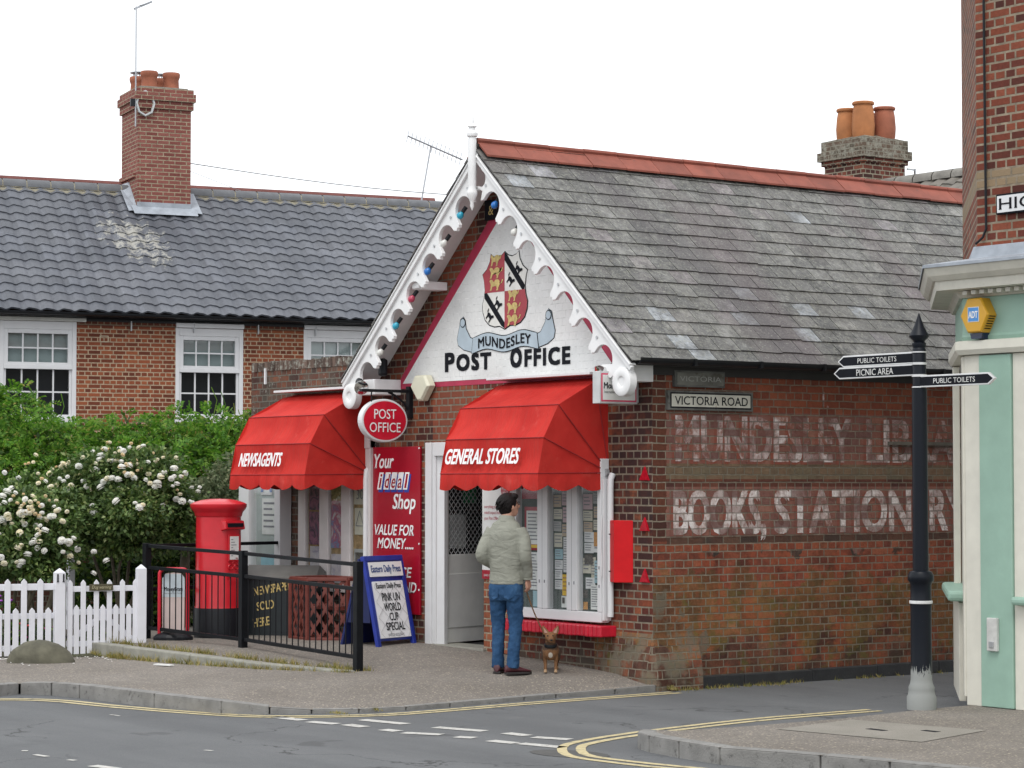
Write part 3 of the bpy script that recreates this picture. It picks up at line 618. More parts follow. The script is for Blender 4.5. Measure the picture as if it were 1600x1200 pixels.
C1=collage('cover_dark',[(.02,.02,.03),(.05,.04,.06),(.3,.12,.18),(.06,.05,.08),(.4,.35,.4)],7); C2=collage('cover_blue',[(.05,.1,.22),(.5,.5,.5),(.4,.1,.16),(.12,.25,.4),(.55,.5,.5)],6); C3=collage('cover_lilac',[(.2,.17,.25),(.4,.36,.42),(.55,.5,.5),(.15,.12,.18)],9); C4=collage('cover_wood',[(.05,.06,.03),(.14,.12,.04),(.3,.25,.1),(.04,.04,.03)],8)
for x0,x1,z0,z1,m_,lab in ((-6.22,-5.95,1.55,2.1,C1,'dark magazine poster high in the first pane under the newsagents awning'),(-6.22,-5.95,1.15,1.53,C1,'dark pink magazine poster in the middle of the first newsagents pane'),(-6.2,-5.95,.8,1.13,C3,'lilac poster at the bottom of the first newsagents pane'),(-5.74,-5.48,1.68,2.1,C4,'dark leafy poster high in the second newsagents pane'),(-5.74,-5.48,1.12,1.66,C2,'pink and blue poster in the middle of the second newsagents pane'),(-5.74,-5.48,.72,1.05,C3,'grey cat poster at the bottom of the second newsagents pane')):
    tag(MB().box(x0,x1,-.03,-.026,z0,z1).build('poster',m_),lab,'poster')
q=paper('notice',-5.24,-5.02,1.28,1.58,PCOL[0],'cream warning notice with a triangle in the third newsagents pane',y=-.03)
tr=MB(); T3=[(-5.21,1.38),(-5.05,1.38),(-5.13,1.55)]
for a,b in zip(T3,T3[1:]+T3[:1]): tr.bar((a[0],-.034,a[1]),(b[0],-.034,b[1]),.008,.002,up=(0,1,0))
tr.build('triangle',LINEGREY,q)
q=paper('notice',-5.25,-4.99,1.62,1.95,PCOL[0],'cream opening sheet with number 30 above the warning notice',y=-.031); text('30',(-5.12,-.034,1.68),GU,GV,LINEGREY,q,h=.11)
paper('photograph',-5.22,-5.06,.86,1.08,PUR,'dark framed picture at the bottom of the third newsagents pane',y=-.032); paper('notice',-5.25,-5.03,.83,1.12,PCOL[5],'grey sheet behind the dark framed picture',y=-.029)
# glazed showcase at the far left of the front
SCs=MB(); y0=-.16
for a,b in ((-7.64,-7.40),(-6.80,-6.67)): SCs.box(a,b,y0,-.0,.45,2.3)
SCs.box(-7.40,-6.8,y0,0,.45,.6).box(-7.64,-6.67,y0+.002,0,2.3,2.42); SC=SCs.build('showcase',PVC,PO,bevel=.006)
MB().box(-7.4,-6.8,-.05,-.03,.6,2.3).build('backing_board',mat('showcase_back',(.38,.42,.41),.7,var=.1),SC); MB().add([(-7.4,-.123,.6),(-6.8,-.123,.6),(-6.8,-.123,2.3),(-7.4,-.123,2.3)],[(0,1,2,3)]).build('window_pane',GLASS,SC)
paper('notice',-7.25,-6.85,1.25,1.68,PAPER,'large white notice in the showcase at the far end of the shop',y=-.06,lines=5); q=tag(MB().box(-7.27,-6.83,-.062,-.058,.66,1.02).build('poster',mat('sky_poster',(.3,.52,.6),.5,var=.1)),'sky blue poster at the bottom of the showcase','poster'); text('50',(-7.02,-.0635,.72),GU,GV,PAPER,q,h=.16); q=paper('poster',-7.27,-7.02,1.72,2.05,PCOL[1],'white poster with a blue letter A at the top of the showcase',y=-.06); text('A',(-7.14,-.062,1.76),GU,GV,mat('letter_blue',(.05,.14,.36),.5),q,h=.26,bold=.04)
# ---- awnings
AW=mat('awning_red',(.56,.022,.018),.75,var=.06,scale=3,spec=.15)
def aw_mat():
    m,nt,b=new_mat('awning_canvas'); k=NT(nt); o=k.obj(); x,y,z=k.sep(o)
    n=k.noise(2.5,4,o); c=k.mix(k.ramp(n,[(.35,0.0),(.7,1.0)]),(.42,.022,.018),(.53,.036,.028))
    c=k.mix(k.ramp(k.noise(1,6,k.scaled(o,(14,2.2,2.2)),.7),[(.5,0.0),(.68,.4)]),c,(.36,.04,.03)); c=k.mix(k.ramp(k.noise(3,7,o,.75),[(.58,0.0),(.72,.45)]),c,(.56,.10,.08))
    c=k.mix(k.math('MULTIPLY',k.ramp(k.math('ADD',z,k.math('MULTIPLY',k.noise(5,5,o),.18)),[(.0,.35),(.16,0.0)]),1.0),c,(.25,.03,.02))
    w=k.n('ShaderNodeTexNoise'); w.inputs['Scale'].default_value=4; w.inputs['Detail'].default_value=3; k.l(k.scaled(o,(7,.7,.7)),w.inputs['Vector'])
    k.l(c,b.inputs['Base Color']); b.inputs['Roughness'].default_value=.8; b.inputs['Specular IOR Level'].default_value=.15
    k.l(k.bump(w.outputs['Fac'],.4,.04),b.inputs['Normal']); b.inputs['Transmission Weight'].default_value=0; return m
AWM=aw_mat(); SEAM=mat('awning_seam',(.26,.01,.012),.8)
APR=[(.16,2.86),(.62,2.62),(.80,2.30),(.868,1.955)]
def awning(x0,x1,word,tw,tx,label):
    A=thing('awning',label,'awning',((x0+x1)/2,0,1.8)); hx=(x1-x0)/2
    zc=1.955-1.8; piv=(0.0,1.965-1.8)
    P=[(p,z-1.8) for p,z in APR]
    m=MB()
    # front gores with slight sag between the bows
    prev=[(-.0,2.88-1.8)]+P; nX=12
    for (p0,z0),(p1,z1) in zip(prev[1:],prev[2:]):
        rows=[]
        for j in range(5):
            t=j/4; sag=.03*math.sin(math.pi*t)
            rows.append([(-hx+2*hx*i/nX,-(p0+(p1-p0)*t)+sag,z0+(z1-z0)*t-sag*.6) for i in range(nX+1)])
        m.rings(rows,False,False)
    m.rings([[(-hx,0,2.90-1.8),(hx,0,2.90-1.8)],[(-hx,-P[0][0],P[0][1]),(hx,-P[0][0],P[0][1])]],False,False)
    for s in (-1,1):   # fan-shaped ends
        pts=[(0,2.90-1.8)]+P
        for a,b in zip(pts,pts[1:]):
            rows=[]
            for j in range(4):
                t=j/3; rows.append([(s*hx+s*(-.012*math.sin(math.pi*u)),-(a[0]+(b[0]-a[0])*t)*u-(0)*(1-u),piv[1]+((a[1]+(b[1]-a[1])*t)-piv[1])*u) for u in (0.02,.3,.6,.85,1)])
            m.rings(rows,False,False)
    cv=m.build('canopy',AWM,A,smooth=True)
    sm=MB()
    for p,z in P[1:]:
        sm.tube([(-hx,-p-.002,z),(hx,-p-.002,z)],.0055,5)
        for s in (-1,1): sm.tube([(s*hx,-p-.001,z),(s*(hx+.002),-.0,piv[1])],.0055,5)
    for s in (-1,1): sm.tube([(s*hx,-P[0][0],P[0][1]),(s*(hx+.002),0,piv[1])],.0055,5)
    sm.build('bow_seam',SEAM,cv)
    # scalloped valance
    v=MB(); n=72; top=[];bot=[]; path=[(hx,-.04+0),(hx,-.868),(-hx,-.868),(-hx,-.04)]
    Ls=[math.dist(a,b) for a,b in zip(path,path[1:])]; tot=sum(Ls)
    for i in range(n*2+1):
        d=tot*i/(n*2); q=d
        for (a,b),L in zip(zip(path,path[1:]),Ls):
            if q<=L+1e-9: break
            q-=L
        t=q/L; x=a[0]+(b[0]-a[0])*t; y=a[1]+(b[1]-a[1])*t
        sc=abs(math.sin(math.pi*(d+.03)/.37)); wv=.012*math.sin(math.pi*d/.119)
        top.append((x,y,zc)); bot.append((x+(wv*.5 if abs(b[0]-a[0])<.01 else 0),y-(.012+wv if abs(b[0]-a[0])>.01 else 0),zc-.112-.058*sc))
    v.rings([top,[((a[0]+b[0])/2,(a[1]+b[1])/2-.006,(a[2]*.55+b[2]*.45)) for a,b in zip(top,bot)],bot],False,False)
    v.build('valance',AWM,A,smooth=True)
    U=(1,0,0); (p0,z0),(p1,z1)=P[2],P[3]; V=Vector((0,-(p1-p0),z1-z0)).normalized()*-1
    text(word,(tx-(x0+x1)/2,-p1+.075*0-.004-.0+.02*0-(-.0),zc+.095),U,(0,V.y,V.z),PW,A,w=tw,h=.15,align='l',bold=.05,shear=.12,off=.024,name='lettering')
    hd=MB().box(-hx-.04,hx+.04,-.27,0,2.918-1.8,2.945-1.8).build('hood',PVC,A,bevel=.004)
    pv=MB()
    for s in (-1,1): pv.lathe([(.001,.03),(.035,.03),(.04,0.0),(.001,0.0)],(s*(hx+.01),-.03,piv[1]),14,'y')
    pv.build('pivot_bracket',GREYMETAL,A)
    return A
awning(-2.32,-.67,'GENERAL STORES',1.24,-2.21,'red half round awning lettered GENERAL STORES over the notice window')
awning(-6.60,-4.95,'NEWSAGENTS',.92,-6.36,'red half round awning lettered NEWSAGENTS over the magazine window')
dp=MB(); dp.tube([(-.585,-.02,1.95),(-.585,-.045,1.9),(-.585,-.05,1.8),(-.585,-.05,.56)],.032,10); dp.build('white_pipe',PVC,PO,smooth=True); dp=MB(); dp.tube([(-4.93,-.02,2.03),(-4.93,-.07,2.0),(-4.93,-.08,1.9),(-4.93,-.08,.65)],.032,10).build('white_pipe',PVC,PO,smooth=True)
# ---- hanging oval sign
OS=thing('hanging_sign','oval red sign lettered POST OFFICE hanging from a black bracket','sign',(-4.14,0,2.54))
m=MB(); ell=[(.30*math.cos(a),.235*math.sin(a)) for a in np.linspace(0,2*math.pi,49)[:-1]]
m.prism(ell,(-.045,-.375,0),(0,1,0),(0,0,1),(1,0,0),.09); m.build('oval_case',PVC,OS,bevel=.012)
for s in (1,-1):
    MB().poly([(a*.915*s,b*.9) for a,b in ell],(s*.0475,-.375,0),(0,1,0),(0,0,1)).build('red_face',mat('oval_red',(.55,.008,.03),.3),OS)
    text('POST',(s*.05,-.375,.02),(0,s,0),(0,0,1),PW,OS,w=.285,h=.105,off=.001,bold=.006); text('OFFICE',(s*.05,-.375,-.125),(0,s,0),(0,0,1),PW,OS,w=.40,h=.105,off=.001,bold=.006)
br=MB(); br.bar((0,-.66,.325),(0,-.01,.325),.05,.03).bar((0,-.025,.38),(0,-.025,.03),.07,.05); br.tube([(0,-.05,.12),(0,-.1,.2),(0,-.22,.28),(0,-.3,.31)],.012,6).tube([(0,-.25,.31),(0,-.25,.22)],.008,5).tube([(0,-.52,.31),(0,-.52,.2)],.008,5); br.build('bracket',BLACK,OS)
# ---- alarm box, lightbox, wall box, reflectors
def hexbox(name,label,c,w,h,d,m,parent=None):
    P=[(-w*.28,h/2),(w*.28,h/2),(w/2,0.08*h),(w*.1,-h/2),(-w*.1,-h/2),(-w/2,.08*h)]
    R=[]
    for y,k in ((0,1),(-d*.75,1),(-d,.86)): R.append([(c[0]+a*k,c[1]+y,c[2]+b*k) for a,b in P])
    return tag(MB().rings(R).build(name,m,None,bevel=.006),label,'alarm box')
hexbox('alarm_box','cream burglar alarm box under the corner of the gable sign',(-3.82,-.02,2.89),.36,.28,.1,mat('cream_plastic',(.66,.64,.5),.4,var=.04))
LB=thing('lightbox_sign','small white lightbox sign with red edge on the street corner','sign',(-.245,-.26,2.775))
MB().box(-.055,.055,-.235,.235,-.155,.155).box(-.04,.04,.235,.26,-.14,.1).build('sign_case',mat('aluminium',(.55,.56,.56),.4,.3),LB,bevel=.006)
for s in (1,-1):
    MB().box(*sorted((s*.0552,s*.057)),-.215,.215,-.135,.135).build('red_border',mat('lightbox_red',(.6,.05,.12),.5),LB); MB().box(*sorted((s*.0575,s*.059)),-.20,.20,-.12,.12).build('face',PAPER,LB)
    text('MoneyGram',(s*.06,-s*.19,-.01),(0,s,0),(0,0,1),INK,LB,w=.36,h=.06,align='l',bold=.03,serif=.03,shear=.05,off=.001); text('International Money Transfer',(s*.06,-s*.18,-.055),(0,s,0),(0,0,1),INK,LB,w=.34,h=.026,align='l',off=.001)
MB().box(-.03,.03,.26,.262,-.1,.1).build('fixing_plate',GREYMETAL,LB)
WB=thing('wall_box','plain red metal box fixed to the brick corner pier','box',(-.45,0,.9))
MB().add([(-.165,0,0),(-.165,-.05,0),(.02,-.13,0),(.155,-.0,0),(-.165,0,.6),(-.165,-.05,.6),(.02,-.13,.6),(.155,0,.6)],[(0,1,2,3),(7,6,5,4),(0,4,5,1),(1,5,6,2),(2,6,7,3),(3,7,4,0)]).build('case',mat('box_red',(.54,.008,.012),.5,spec=.2,var=.1,dirt=((.3,.02,.02),.68)),WB,bevel=.006)
MB().box(-.10,-.09,-.1,-.08,.1,.11).box(-.10,-.09,-.1,-.08,.46,.47).build('rivet',INK,WB)
for z,l in ((1.885,'red triangular reflector, topmost of three on the brick corner'),(1.40,'red triangular reflector level with the top of the red wall box'),(.908,'red triangular reflector, lowest of three on the brick corner')):
    R3=[[(-.173,-.006,z),(-.035,-.006,z),(-.104,-.006,z+.138)],[(-.17,-.03,z+.004),(-.04,-.03,z+.004),(-.104,-.02,z+.13)]]
    tag(MB().rings(R3).build('reflector',mat('reflector_red',(.36,.004,.015),.4,var=.3,scale=30,spec=.2),None),l,'reflector','red reflectors on the corner')
# ---- street name plates
def plate(name,label,word,y0,y1,z0,z1,face,ink,border,h):
    o=tag(MB().box(.003,.045,y0-.025,y1+.025,z0-.02,z1+.02).build(name,mat(name+'_back',(.12,.12,.11),.8,var=.3,dirt=((.03,.03,.025),.55)),None,bevel=.004),label,'sign')
    if border: MB().box(.045,.049,y0,y1,z0,z1).build('border',ink,o,bevel=.002); MB().box(.049,.0515,y0+.014,y1-.014,z0+.014,z1-.014).build('face',face,o)
    else: MB().box(.045,.0515,y0,y1,z0,z1).build('face',face,o)
    text(word,(.0535,(y0+y1)/2,(z0+z1)/2-h/2),SU,SV,ink,o,w=(y1-y0)*.9,h=h,off=.0,serif=.02,bold=.012); return o
plate('street_sign','white street nameplate lettered VICTORIA ROAD on the brick side wall','VICTORIA ROAD',.185,1.225,2.585,2.735,mat('plate_cream',(.55,.54,.47),.6,var=.12,dirt=((.28,.25,.17),.6)),INK,True,.082)
pf=mat('faded_plate',(.15,.15,.13),.8,var=.35,scale=4,dirt=((.08,.075,.06),.5))
plate('old_street_sign','weathered grey nameplate almost blank above the Victoria Road sign','VICTORIA',.27,.86,2.81,2.93,pf,mat('faded_ink',(.3,.3,.28),.8),False,.05)
# ---- festoon lamps under the barge boards
BC={'white':(.7,.7,.66),'light blue':(.03,.35,.5),'blue':(.02,.16,.5),'red':(.45,.05,.1)}
BM={k_:mat('lamp_'+k_.replace(' ','_'),v,.2,var=.02) for k_,v in BC.items()}
def lamp(sgn,s,col,label):
    q=Vector((XC+sgn*s*ux-sgn*uz*.17,-.30,5.27-s*uz-ux*.17)); L=thing('festoon_lamp',label,'lamp',q,0,'coloured lamps under the barge boards')
    d=Vector((sgn*.35,-.45,-.8)).normalized() if sgn<0 else Vector((-.2,-.5,-.8)).normalized()
    MB().tube([(0,0,.0),tuple(d*.07)],.022,10).build('lamp_holder',BLACK,L)
    R=[Vector(d)*t for t in (.06,.075,.10,.125,.145,.152)]; m=MB(); m.tube(R,[.014,.022,.036,.036,.02,.003],12); m.build('bulb',BM[col],L,smooth=True)
seq=[(.60,'light blue','light blue bulb highest under the left slope barge board'),(1.0,'white','white bulb between the light blue and blue bulbs on the left slope'),(1.41,'blue','deep blue bulb beside the bracket on the left slope'),(1.82,'red','red bulb under the left slope barge board'),(2.23,'light blue','light blue bulb below the red bulb on the left slope'),(2.64,'white','white bulb lowest on the left slope above the black floodlight')]
for s,c,l in seq: lamp(-1,s,c,l)
lamp(1,.52,'blue','blue bulb at the top of the right slope beside the finial'); lamp(1,.98,'white','white bulb second from the top under the right slope')
def flood(c,d,label,chrome):
    F=thing('floodlight',label,'lamp',c); d=Vector(d).normalized()
    MB().tube([(0,0,0),tuple(d*.05),tuple(d*.16)],[.03,.045,.042],12).build('lamp_body',CHROME if chrome else BLACK,F)
    MB().tube([tuple(d*.155),tuple(d*.2),tuple(d*.235),tuple(d*.245)],[.04,.075,.08,.03],16).build('reflector_bulb',CHROME,F,smooth=True)
flood((-4.52,-.44,2.99),(.75,-.35,-.35),'black floodlight with silver bulb at the left foot of the gable',False); flood((-.25,-.2,3.0),(-.3,-.9,-.4),'chrome floodlight behind the barge board at the right foot of the gable',True)
bl=thing('speaker_lamp','small black cylinder lamp hanging above the left floodlight','lamp',(-4.38,-.2,3.12)); MB().tube([(0,0,.1),(.01,-.02,.09),(.05,-.05,-.07),(.052,-.052,-.08)],[.02,.05,.05,.03],12).build('lamp_body',BLACK,bl)
ws=tag(MB().box(-2.72,-2.5,-.03,-.006,4.62,4.83).build('small_black_sign',INK,None),'small black sign with an ampersand under the gable apex','sign'); text('&',(-2.6,-.032,4.67),GU,GV,GOLD,ws,h=.1)
# ---------------------------------------------------------------- ground, road, kerbs
def asphalt(name,c0,c1,chips=None,cs=55,mottle=.6,fine=170,road=False):
    m,nt,b=new_mat(name); k=NT(nt); o=k.obj()
    c=k.mix(k.ramp(k.noise(mottle,6,o,.6),[(.35,0.0),(.65,1.0)]),c0,c1); c=k.mix(.6,c,k.ramp(k.noise(fine,3,o,.7),[(.3,.55),(.7,1.4)]),'MULTIPLY')
    if chips:
        v=k.n('ShaderNodeTexVoronoi'); v.inputs['Scale'].default_value=cs; k.l(o,v.inputs['Vector']); s=k.sep(v.outputs['Color'])
        f=k.math('MULTIPLY',k.math('LESS_THAN',v.outputs['Distance'],.42),k.math('GREATER_THAN',s[0],.66)); c=k.mix(k.math('MULTIPLY',f,k.math('MULTIPLY',s[1],.8)),c,chips)
        f=k.math('MULTIPLY',k.math('LESS_THAN',v.outputs['Distance'],.4),k.math('LESS_THAN',s[0],.2)); c=k.mix(k.math('MULTIPLY',f,.6),c,(.06,.055,.05))
    d=k.ramp(k.noise(1.7,7,o,.7),[(.56,0.0),(.72,.35)]); c=k.mix(d,c,tuple(x*.6 for x in c0))
    if road:
        x,y,z=k.sep(o); w=k.n('ShaderNodeTexVoronoi',feature='DISTANCE_TO_EDGE'); w.inputs['Scale'].default_value=.33; wv=k.n('ShaderNodeVectorMath',operation='MULTIPLY_ADD'); nn=k.n('ShaderNodeTexNoise'); nn.inputs['Scale'].default_value=1.6; nn.inputs['Detail'].default_value=7; k.l(o,nn.inputs['Vector']); k.l(nn.outputs['Color'],wv.inputs[0]); wv.inputs[1].default_value=(1.5,1.5,0); k.l(o,wv.inputs[2]); k.l(wv.outputs[0],w.inputs['Vector'])
        cr=k.math('MULTIPLY',k.math('LESS_THAN',w.outputs['Distance'],.0045),k.ramp(k.noise(.5,2,o),[(.46,0.0),(.55,.75)])); c=k.mix(cr,c,(.035,.035,.035))
        tr=k.ramp(k.noise(1,4,k.scaled(o,(.16,1.3,1))),[(.38,0.0),(.62,.5)]); c=k.mix(tr,c,(.085,.088,.092)); c=k.mix(k.ramp(k.noise(3.2,7,o,.75),[(.6,0.0),(.7,.4)]),c,(.16,.16,.158)); c=k.mix(k.ramp(k.noise(2.1,3,o,.5,.4),[(.68,0.0),(.72,.5)]),c,(.06,.06,.062))
    k.l(c,b.inputs['Base Color']); b.inputs['Roughness'].default_value=.85; b.inputs['Specular IOR Level'].default_value=.3; k.l(k.bump(k.noise(fine*.6,3,o),.5,.01),b.inputs['Normal']); return m
ROAD=asphalt('road_asphalt',(.12,.125,.129),(.142,.146,.15),mottle=.5,road=True)
PAVE=asphalt('pavement_tarmac',(.165,.147,.128),(.21,.19,.168),(.5,.43,.34),48,mottle=.8,fine=120)
RZ=-.12
def sheet(name,pts,m,kind='structure',extra=()):
    n=len(pts); pts=list(pts)+list(extra); P=[Vector((p[0],p[1])) for p in pts]
    r=delaunay_2d_cdt(P,[(i,(i+1)%n) for i in range(n)],[list(range(n))],1,1e-5)
    zz=[pts[o[0]][2] if o else 0 for o in r[3]]
    return MB().add([(v.x,v.y,z_) for v,z_ in zip(r[0],zz)],[tuple(f) for f in r[2]]).build(name,m,None,kind=kind)
rd=MB(); rd.add([(-400,-400,RZ),(400,-400,RZ),(400,400,RZ),(-400,400,RZ)],[(0,1,2,3)]); rd.build('road',ROAD,None,kind='structure')
KL=[(-3.7,-8.5,-.02),(-3.32,-6.2,-.02),(-3.16,-5.3,-.02),(-3.25,-5.02,-.02),(-2.95,-4.84,-.005),(-2.55,-4.75,0),(-1.32,-4.63,0),(-.42,-4.46,-.01),(-.18,-4.12,-.06),(0.02,-3.82,-.083),(.2,-3.45,-.085),(.26,-3.0,-.085),(.21,-2.5,-.085),(.10,-1.6,-.085),(.05,-1.2,-.085),(.05,-.5,-.075),(.075,-.02,-.06)]
sh_=[(-2.3,0,.09),(-2.24,-1.99,.012),(-3.1,-2.47,.01),(-4.2,-2.68,.0),(-5.27,-2.88,0),(-5.6,-2.85,.0),(-6.1,-3.6,0),(-6.6,-5.9,-.01),(-7.2,-8.6,-.01)]
sheet('pavement',KL+[(-.5,0,.012),(-1.2,0,.045)]+sh_,PAVE,extra=[(-.9,-.93,.03),(-.8,-.6,.032),(-1.0,-1.3,.026),(-1.6,-1.0,.052),(-.35,-.6,.012),(-.6,-2.4,.0),(-1.6,-3.2,.004),(-2.6,-3.6,.004)])
inner=[(-2.3,0,.09),(-3.0,0,.12),(-3.6,0,.13),(-8.4,0,.13),(-8.4,-2.6,.13),(-6.3,-2.5,.13),(-5.3,-2.82,.12),(-4.2,-2.63,.095),(-3.1,-2.42,.055),(-2.24,-1.99,.012)]
sheet('pavement_upper',inner,PAVE)
def kerb(name,path,w,dz,depth,m,L=.9):
    mb=MB()
    for a,b in zip(path,path[1:]):
        a=Vector(a);b=Vector(b); d=b-a; n=max(1,round(d.length/L))
        for i in range(n):
            p=a+d*(i/n); q=a+d*((i+1)/n); e=d.normalized()*.005; p+=e;q-=e
            dd=Vector((d.x,d.y,0)).normalized(); nr=Vector((-dd.y,dd.x,0))*w
            j=random.uniform(-.004,.004)
            A=[p,q,q+nr,p+nr]; mb.add([(v.x,v.y,v.z+dz+j) for v in A]+[(v.x,v.y,v.z-depth) for v in A],[(0,1,2,3),(7,6,5,4),(0,4,5,1),(1,5,6,2),(2,6,7,3),(3,7,4,0)])
    return mb.build(name,m,None,bevel=.014,kind='structure')
KERBM=mat('kerb_concrete',(.21,.205,.195),.9,var=.22,scale=6,bump=.5,bscale=70,dirt=((.09,.088,.082),.56))
kerb('kerb',[(p[0],p[1],p[2]) for p in KL],.13,.006,.2,KERBM)
so_=[(-5.95,-2.95,.135),(-5.3,-2.9,.132),(-4.2,-2.70,.10),(-3.1,-2.49,.062),(-2.2,-2.02,.016)]
kerb('strip_kerb',so_,.13,.004,.2,CONC,1.1)
gutter_strip=None
# right hand corner pavement
RK=[(12,-1.9,0),(6.78,-3.02,0),(6.22,-3.11,0),(5.67,-3.22,0),(4.9,-3.46,0),(4.41,-3.42,0),(4.0,-3.36,0),(3.76,-3.27,0),(3.62,-3.12,-.0),(3.60,-2.95,-.02),(3.62,-2.6,-.06),(3.62,-2.0,-.085),(3.58,-1.0,-.085),(3.42,-.1,-.085),(3.3,.6,-.085),(2.9,3.5,-.085)]
sheet('corner_pavement',RK+[(2.9,3.6,-.085),(12,3.6,0)],PAVE,extra=[(3.85,-2.95,0),(3.9,-2.3,0),(3.9,-1.3,0),(3.75,-.3,0),(3.7,.6,0),(3.5,3,0)])
kerb('corner_kerb',RK[::-1],-.13,.006,.2,KERBM,.62) if False else kerb('corner_kerb',[p for p in RK],-.13,.006,.2,KERBM,.62)
sl2=asphalt('paving_slab',(.235,.22,.19),(.27,.25,.22),None,mottle=2)
sheet('paving_slab',[(4.23,-2.29,.004),(5.51,-2.07,.004),(5.23,-1.09,.004),(4.03,-1.32,.004)],sl2); MB().box(4.62,4.8,-1.75,-1.69,.0045,.006).box(4.95,5.1,-1.5,-1.44,.0045,.006).build('slab_slots',INK,None,kind='structure')
# painted lines
def linemat(name,col,wear):
    m,nt,b=new_mat(name); k=NT(nt); o=k.obj(); f=k.ramp(k.noise(9,7,o,.75),[(wear-.1,0.0),(wear+.06,1.0)]); c=k.mix(.5,col,k.ramp(k.noise(40,4,o),[(.3,.6),(.7,1.2)]),'MULTIPLY')
    k.l(k.mix(f,(.12,.115,.1),c),b.inputs['Base Color']); b.inputs['Roughness'].default_value=.8; return m
YL=linemat('yellow_line_paint',(.52,.44,.25),.42); WL=linemat('white_line_paint',(.5,.49,.46),.4)
def strip(mb,path,w,off,z):
    P=[Vector(p[:2]) for p in path]; L=[];R=[]
    for i,p in enumerate(P):
        d=(P[min(i+1,len(P)-1)]-P[max(i-1,0)]).normalized(); n=Vector((d.y,-d.x)); j=random.uniform(-.004,.004)
        L.append((*(p+n*(off-w/2+j)),z)); R.append((*(p+n*(off+w/2+j)),z))
    mb.rings([L,R],False,False)
def smooth(P,n=6):
    P=[Vector(p) for p in P]; out=[]
    for i in range(len(P)-1):
        p0=P[max(i-1,0)];p1=P[i];p2=P[i+1];p3=P[min(i+2,len(P)-1)]
        for j in range(n):
            t=j/n; out.append(.5*((2*p1)+(-p0+p2)*t+(2*p0-5*p1+4*p2-p3)*t*t+(-p0+3*p1-3*p2+p3)*t**3))
    return out+[P[-1]]
yl=MB(); YP=smooth([(-3.42,-8.6),(-3.2,-6.6),(-3.0,-5.6),(-2.5,-5.02),(-1.53,-4.80),(-.35,-4.42),(.1,-4.05),(.36,-3.55),(.42,-3.05),(.29,-1.67),(.21,.05)])
strip(yl,YP,.07,0,RZ+.004); strip(yl,YP,.07,.125,RZ+.004)
YR=smooth([(2.73,.3),(2.74,-1.0),(2.93,-2.2),(3.1,-2.85),(3.25,-3.25),(3.44,-3.55),(3.9,-3.85),(4.4,-3.85),(5.1,-3.70),(6.2,-3.45),(8,-3.1),(12,-2.3)])
strip(yl,YR,.075,0,RZ+.004); strip(yl,YR,.075,.14,RZ+.004); yl.build('yellow_lines',YL,None,kind='structure')
wl=MB()
def dash(a,b,w): strip(wl,[Vector(a),(Vector(a)+Vector(b))/2,Vector(b)],w,0,RZ+.004)
for a,b in (((.1,-4.22),(.47,-4.18)),((.6,-4.2),(.9,-4.12)),((.98,-4.08),(1.24,-4.06)),((1.5,-4.06),(1.68,-4.03)),((1.8,-4.06),(2.1,-3.9)),((2.3,-3.9),(2.45,-3.83)),((2.68,-3.85),(2.95,-3.8)),((2.98,-3.78),(3.4,-3.69)),
    ((.72,-3.76),(1.24,-3.66)),((1.6,-3.62),(2.08,-3.47)),((2.3,-3.42),(2.56,-3.4)),((2.68,-3.43),(2.98,-3.3))): dash(a,b,.125)
wl.build('white_dashes',WL,None,kind='structure')
pm=MB(); pm.poly(arc(3.0,-7.5,.34,0,6.28,14)[:-1],(0,0,RZ+.003),(1,.2,0),(-.1,.6,0)); pm.build('road_patch',asphalt('patch',(.07,.07,.07),(.1,.098,.094)),None,kind='structure')
# ---------------------------------------------------------------- railing
R_=thing('railing','black square tube safety railing in front of the red pillar box','railing',(-4.5,-1.95,.08))
def rail(T,o,a,b,za,zb,end=(True,True),bars=True,mid=True,gz=None):
    a=Vector(a)-Vector(o[:2]); b=Vector(b)-Vector(o[:2])
    for p,z,e in ((a,za,end[0]),(b,zb,end[1])):
        if e: MB().box(p.x-.038,p.x+.038,p.y-.038,p.y+.038,z-o[2]-.05,z-o[2]+1.06).build('post',RAIL,T,bevel=.004)
    m=MB()
    lv=[1.03,.79,.12] if bars else [1.03,.55]
    d=(b-a).normalized()*.045
    for h in lv: m.bar((a.x+d.x,a.y+d.y,za-o[2]+h),(b.x-d.x,b.y-d.y,zb-o[2]+h),.034,.038)
    m.build('rails',RAIL,T,bevel=.003)
    if bars:
        n=int((b-a).length/.112); 
        for i in range(1,n):
            t=i/n; p=a+(b-a)*t; z=za+(zb-za)*t-o[2]; o2=MB().tube([(p.x,p.y,z+.12),(p.x,p.y,z+.79)],.0065,6,False).build('bar',RAIL,T)
ro=(-4.5,-1.95,.08)
rail(R_,ro,(-6.33,-2.08),(-4.55,-1.87),.13,.085); rail(R_,ro,(-4.55,-1.87),(-2.26,-1.89),.085,.03,(False,True))
rail(R_,ro,(-6.33,-2.08),(-6.75,-.02),.13,.13,(False,True),False)
# ---------------------------------------------------------------- pillar box
PBX=thing('pillar_box','red cylindrical pillar box with domed cap and black base behind the railing','post box',(-6.10,-1.30,.12),math.radians(103))
b_=MB(); b_.lathe([(.265,.34),(.256,.37),(.252,1.36)],n=40,cap=False); bo=b_.build('body',RED,PBX,smooth=True)
MB().lathe([(.27,0),(.27,.33),(.263,.345),(.2,.346)],n=40,cap=False).build('black_base',BLACK,PBX,smooth=True)
MB().lathe([(.252,1.36),(.266,1.375),(.268,1.40),(.28,1.42),(.305,1.45),(.318,1.478),(.318,1.505),(.28,1.525),(.2,1.55),(.1,1.563),(.001,1.566)],n=40,cap=False).build('cap',RED,PBX,smooth=True)
PF=bpy.data.objects.new('door_plate_group',None)
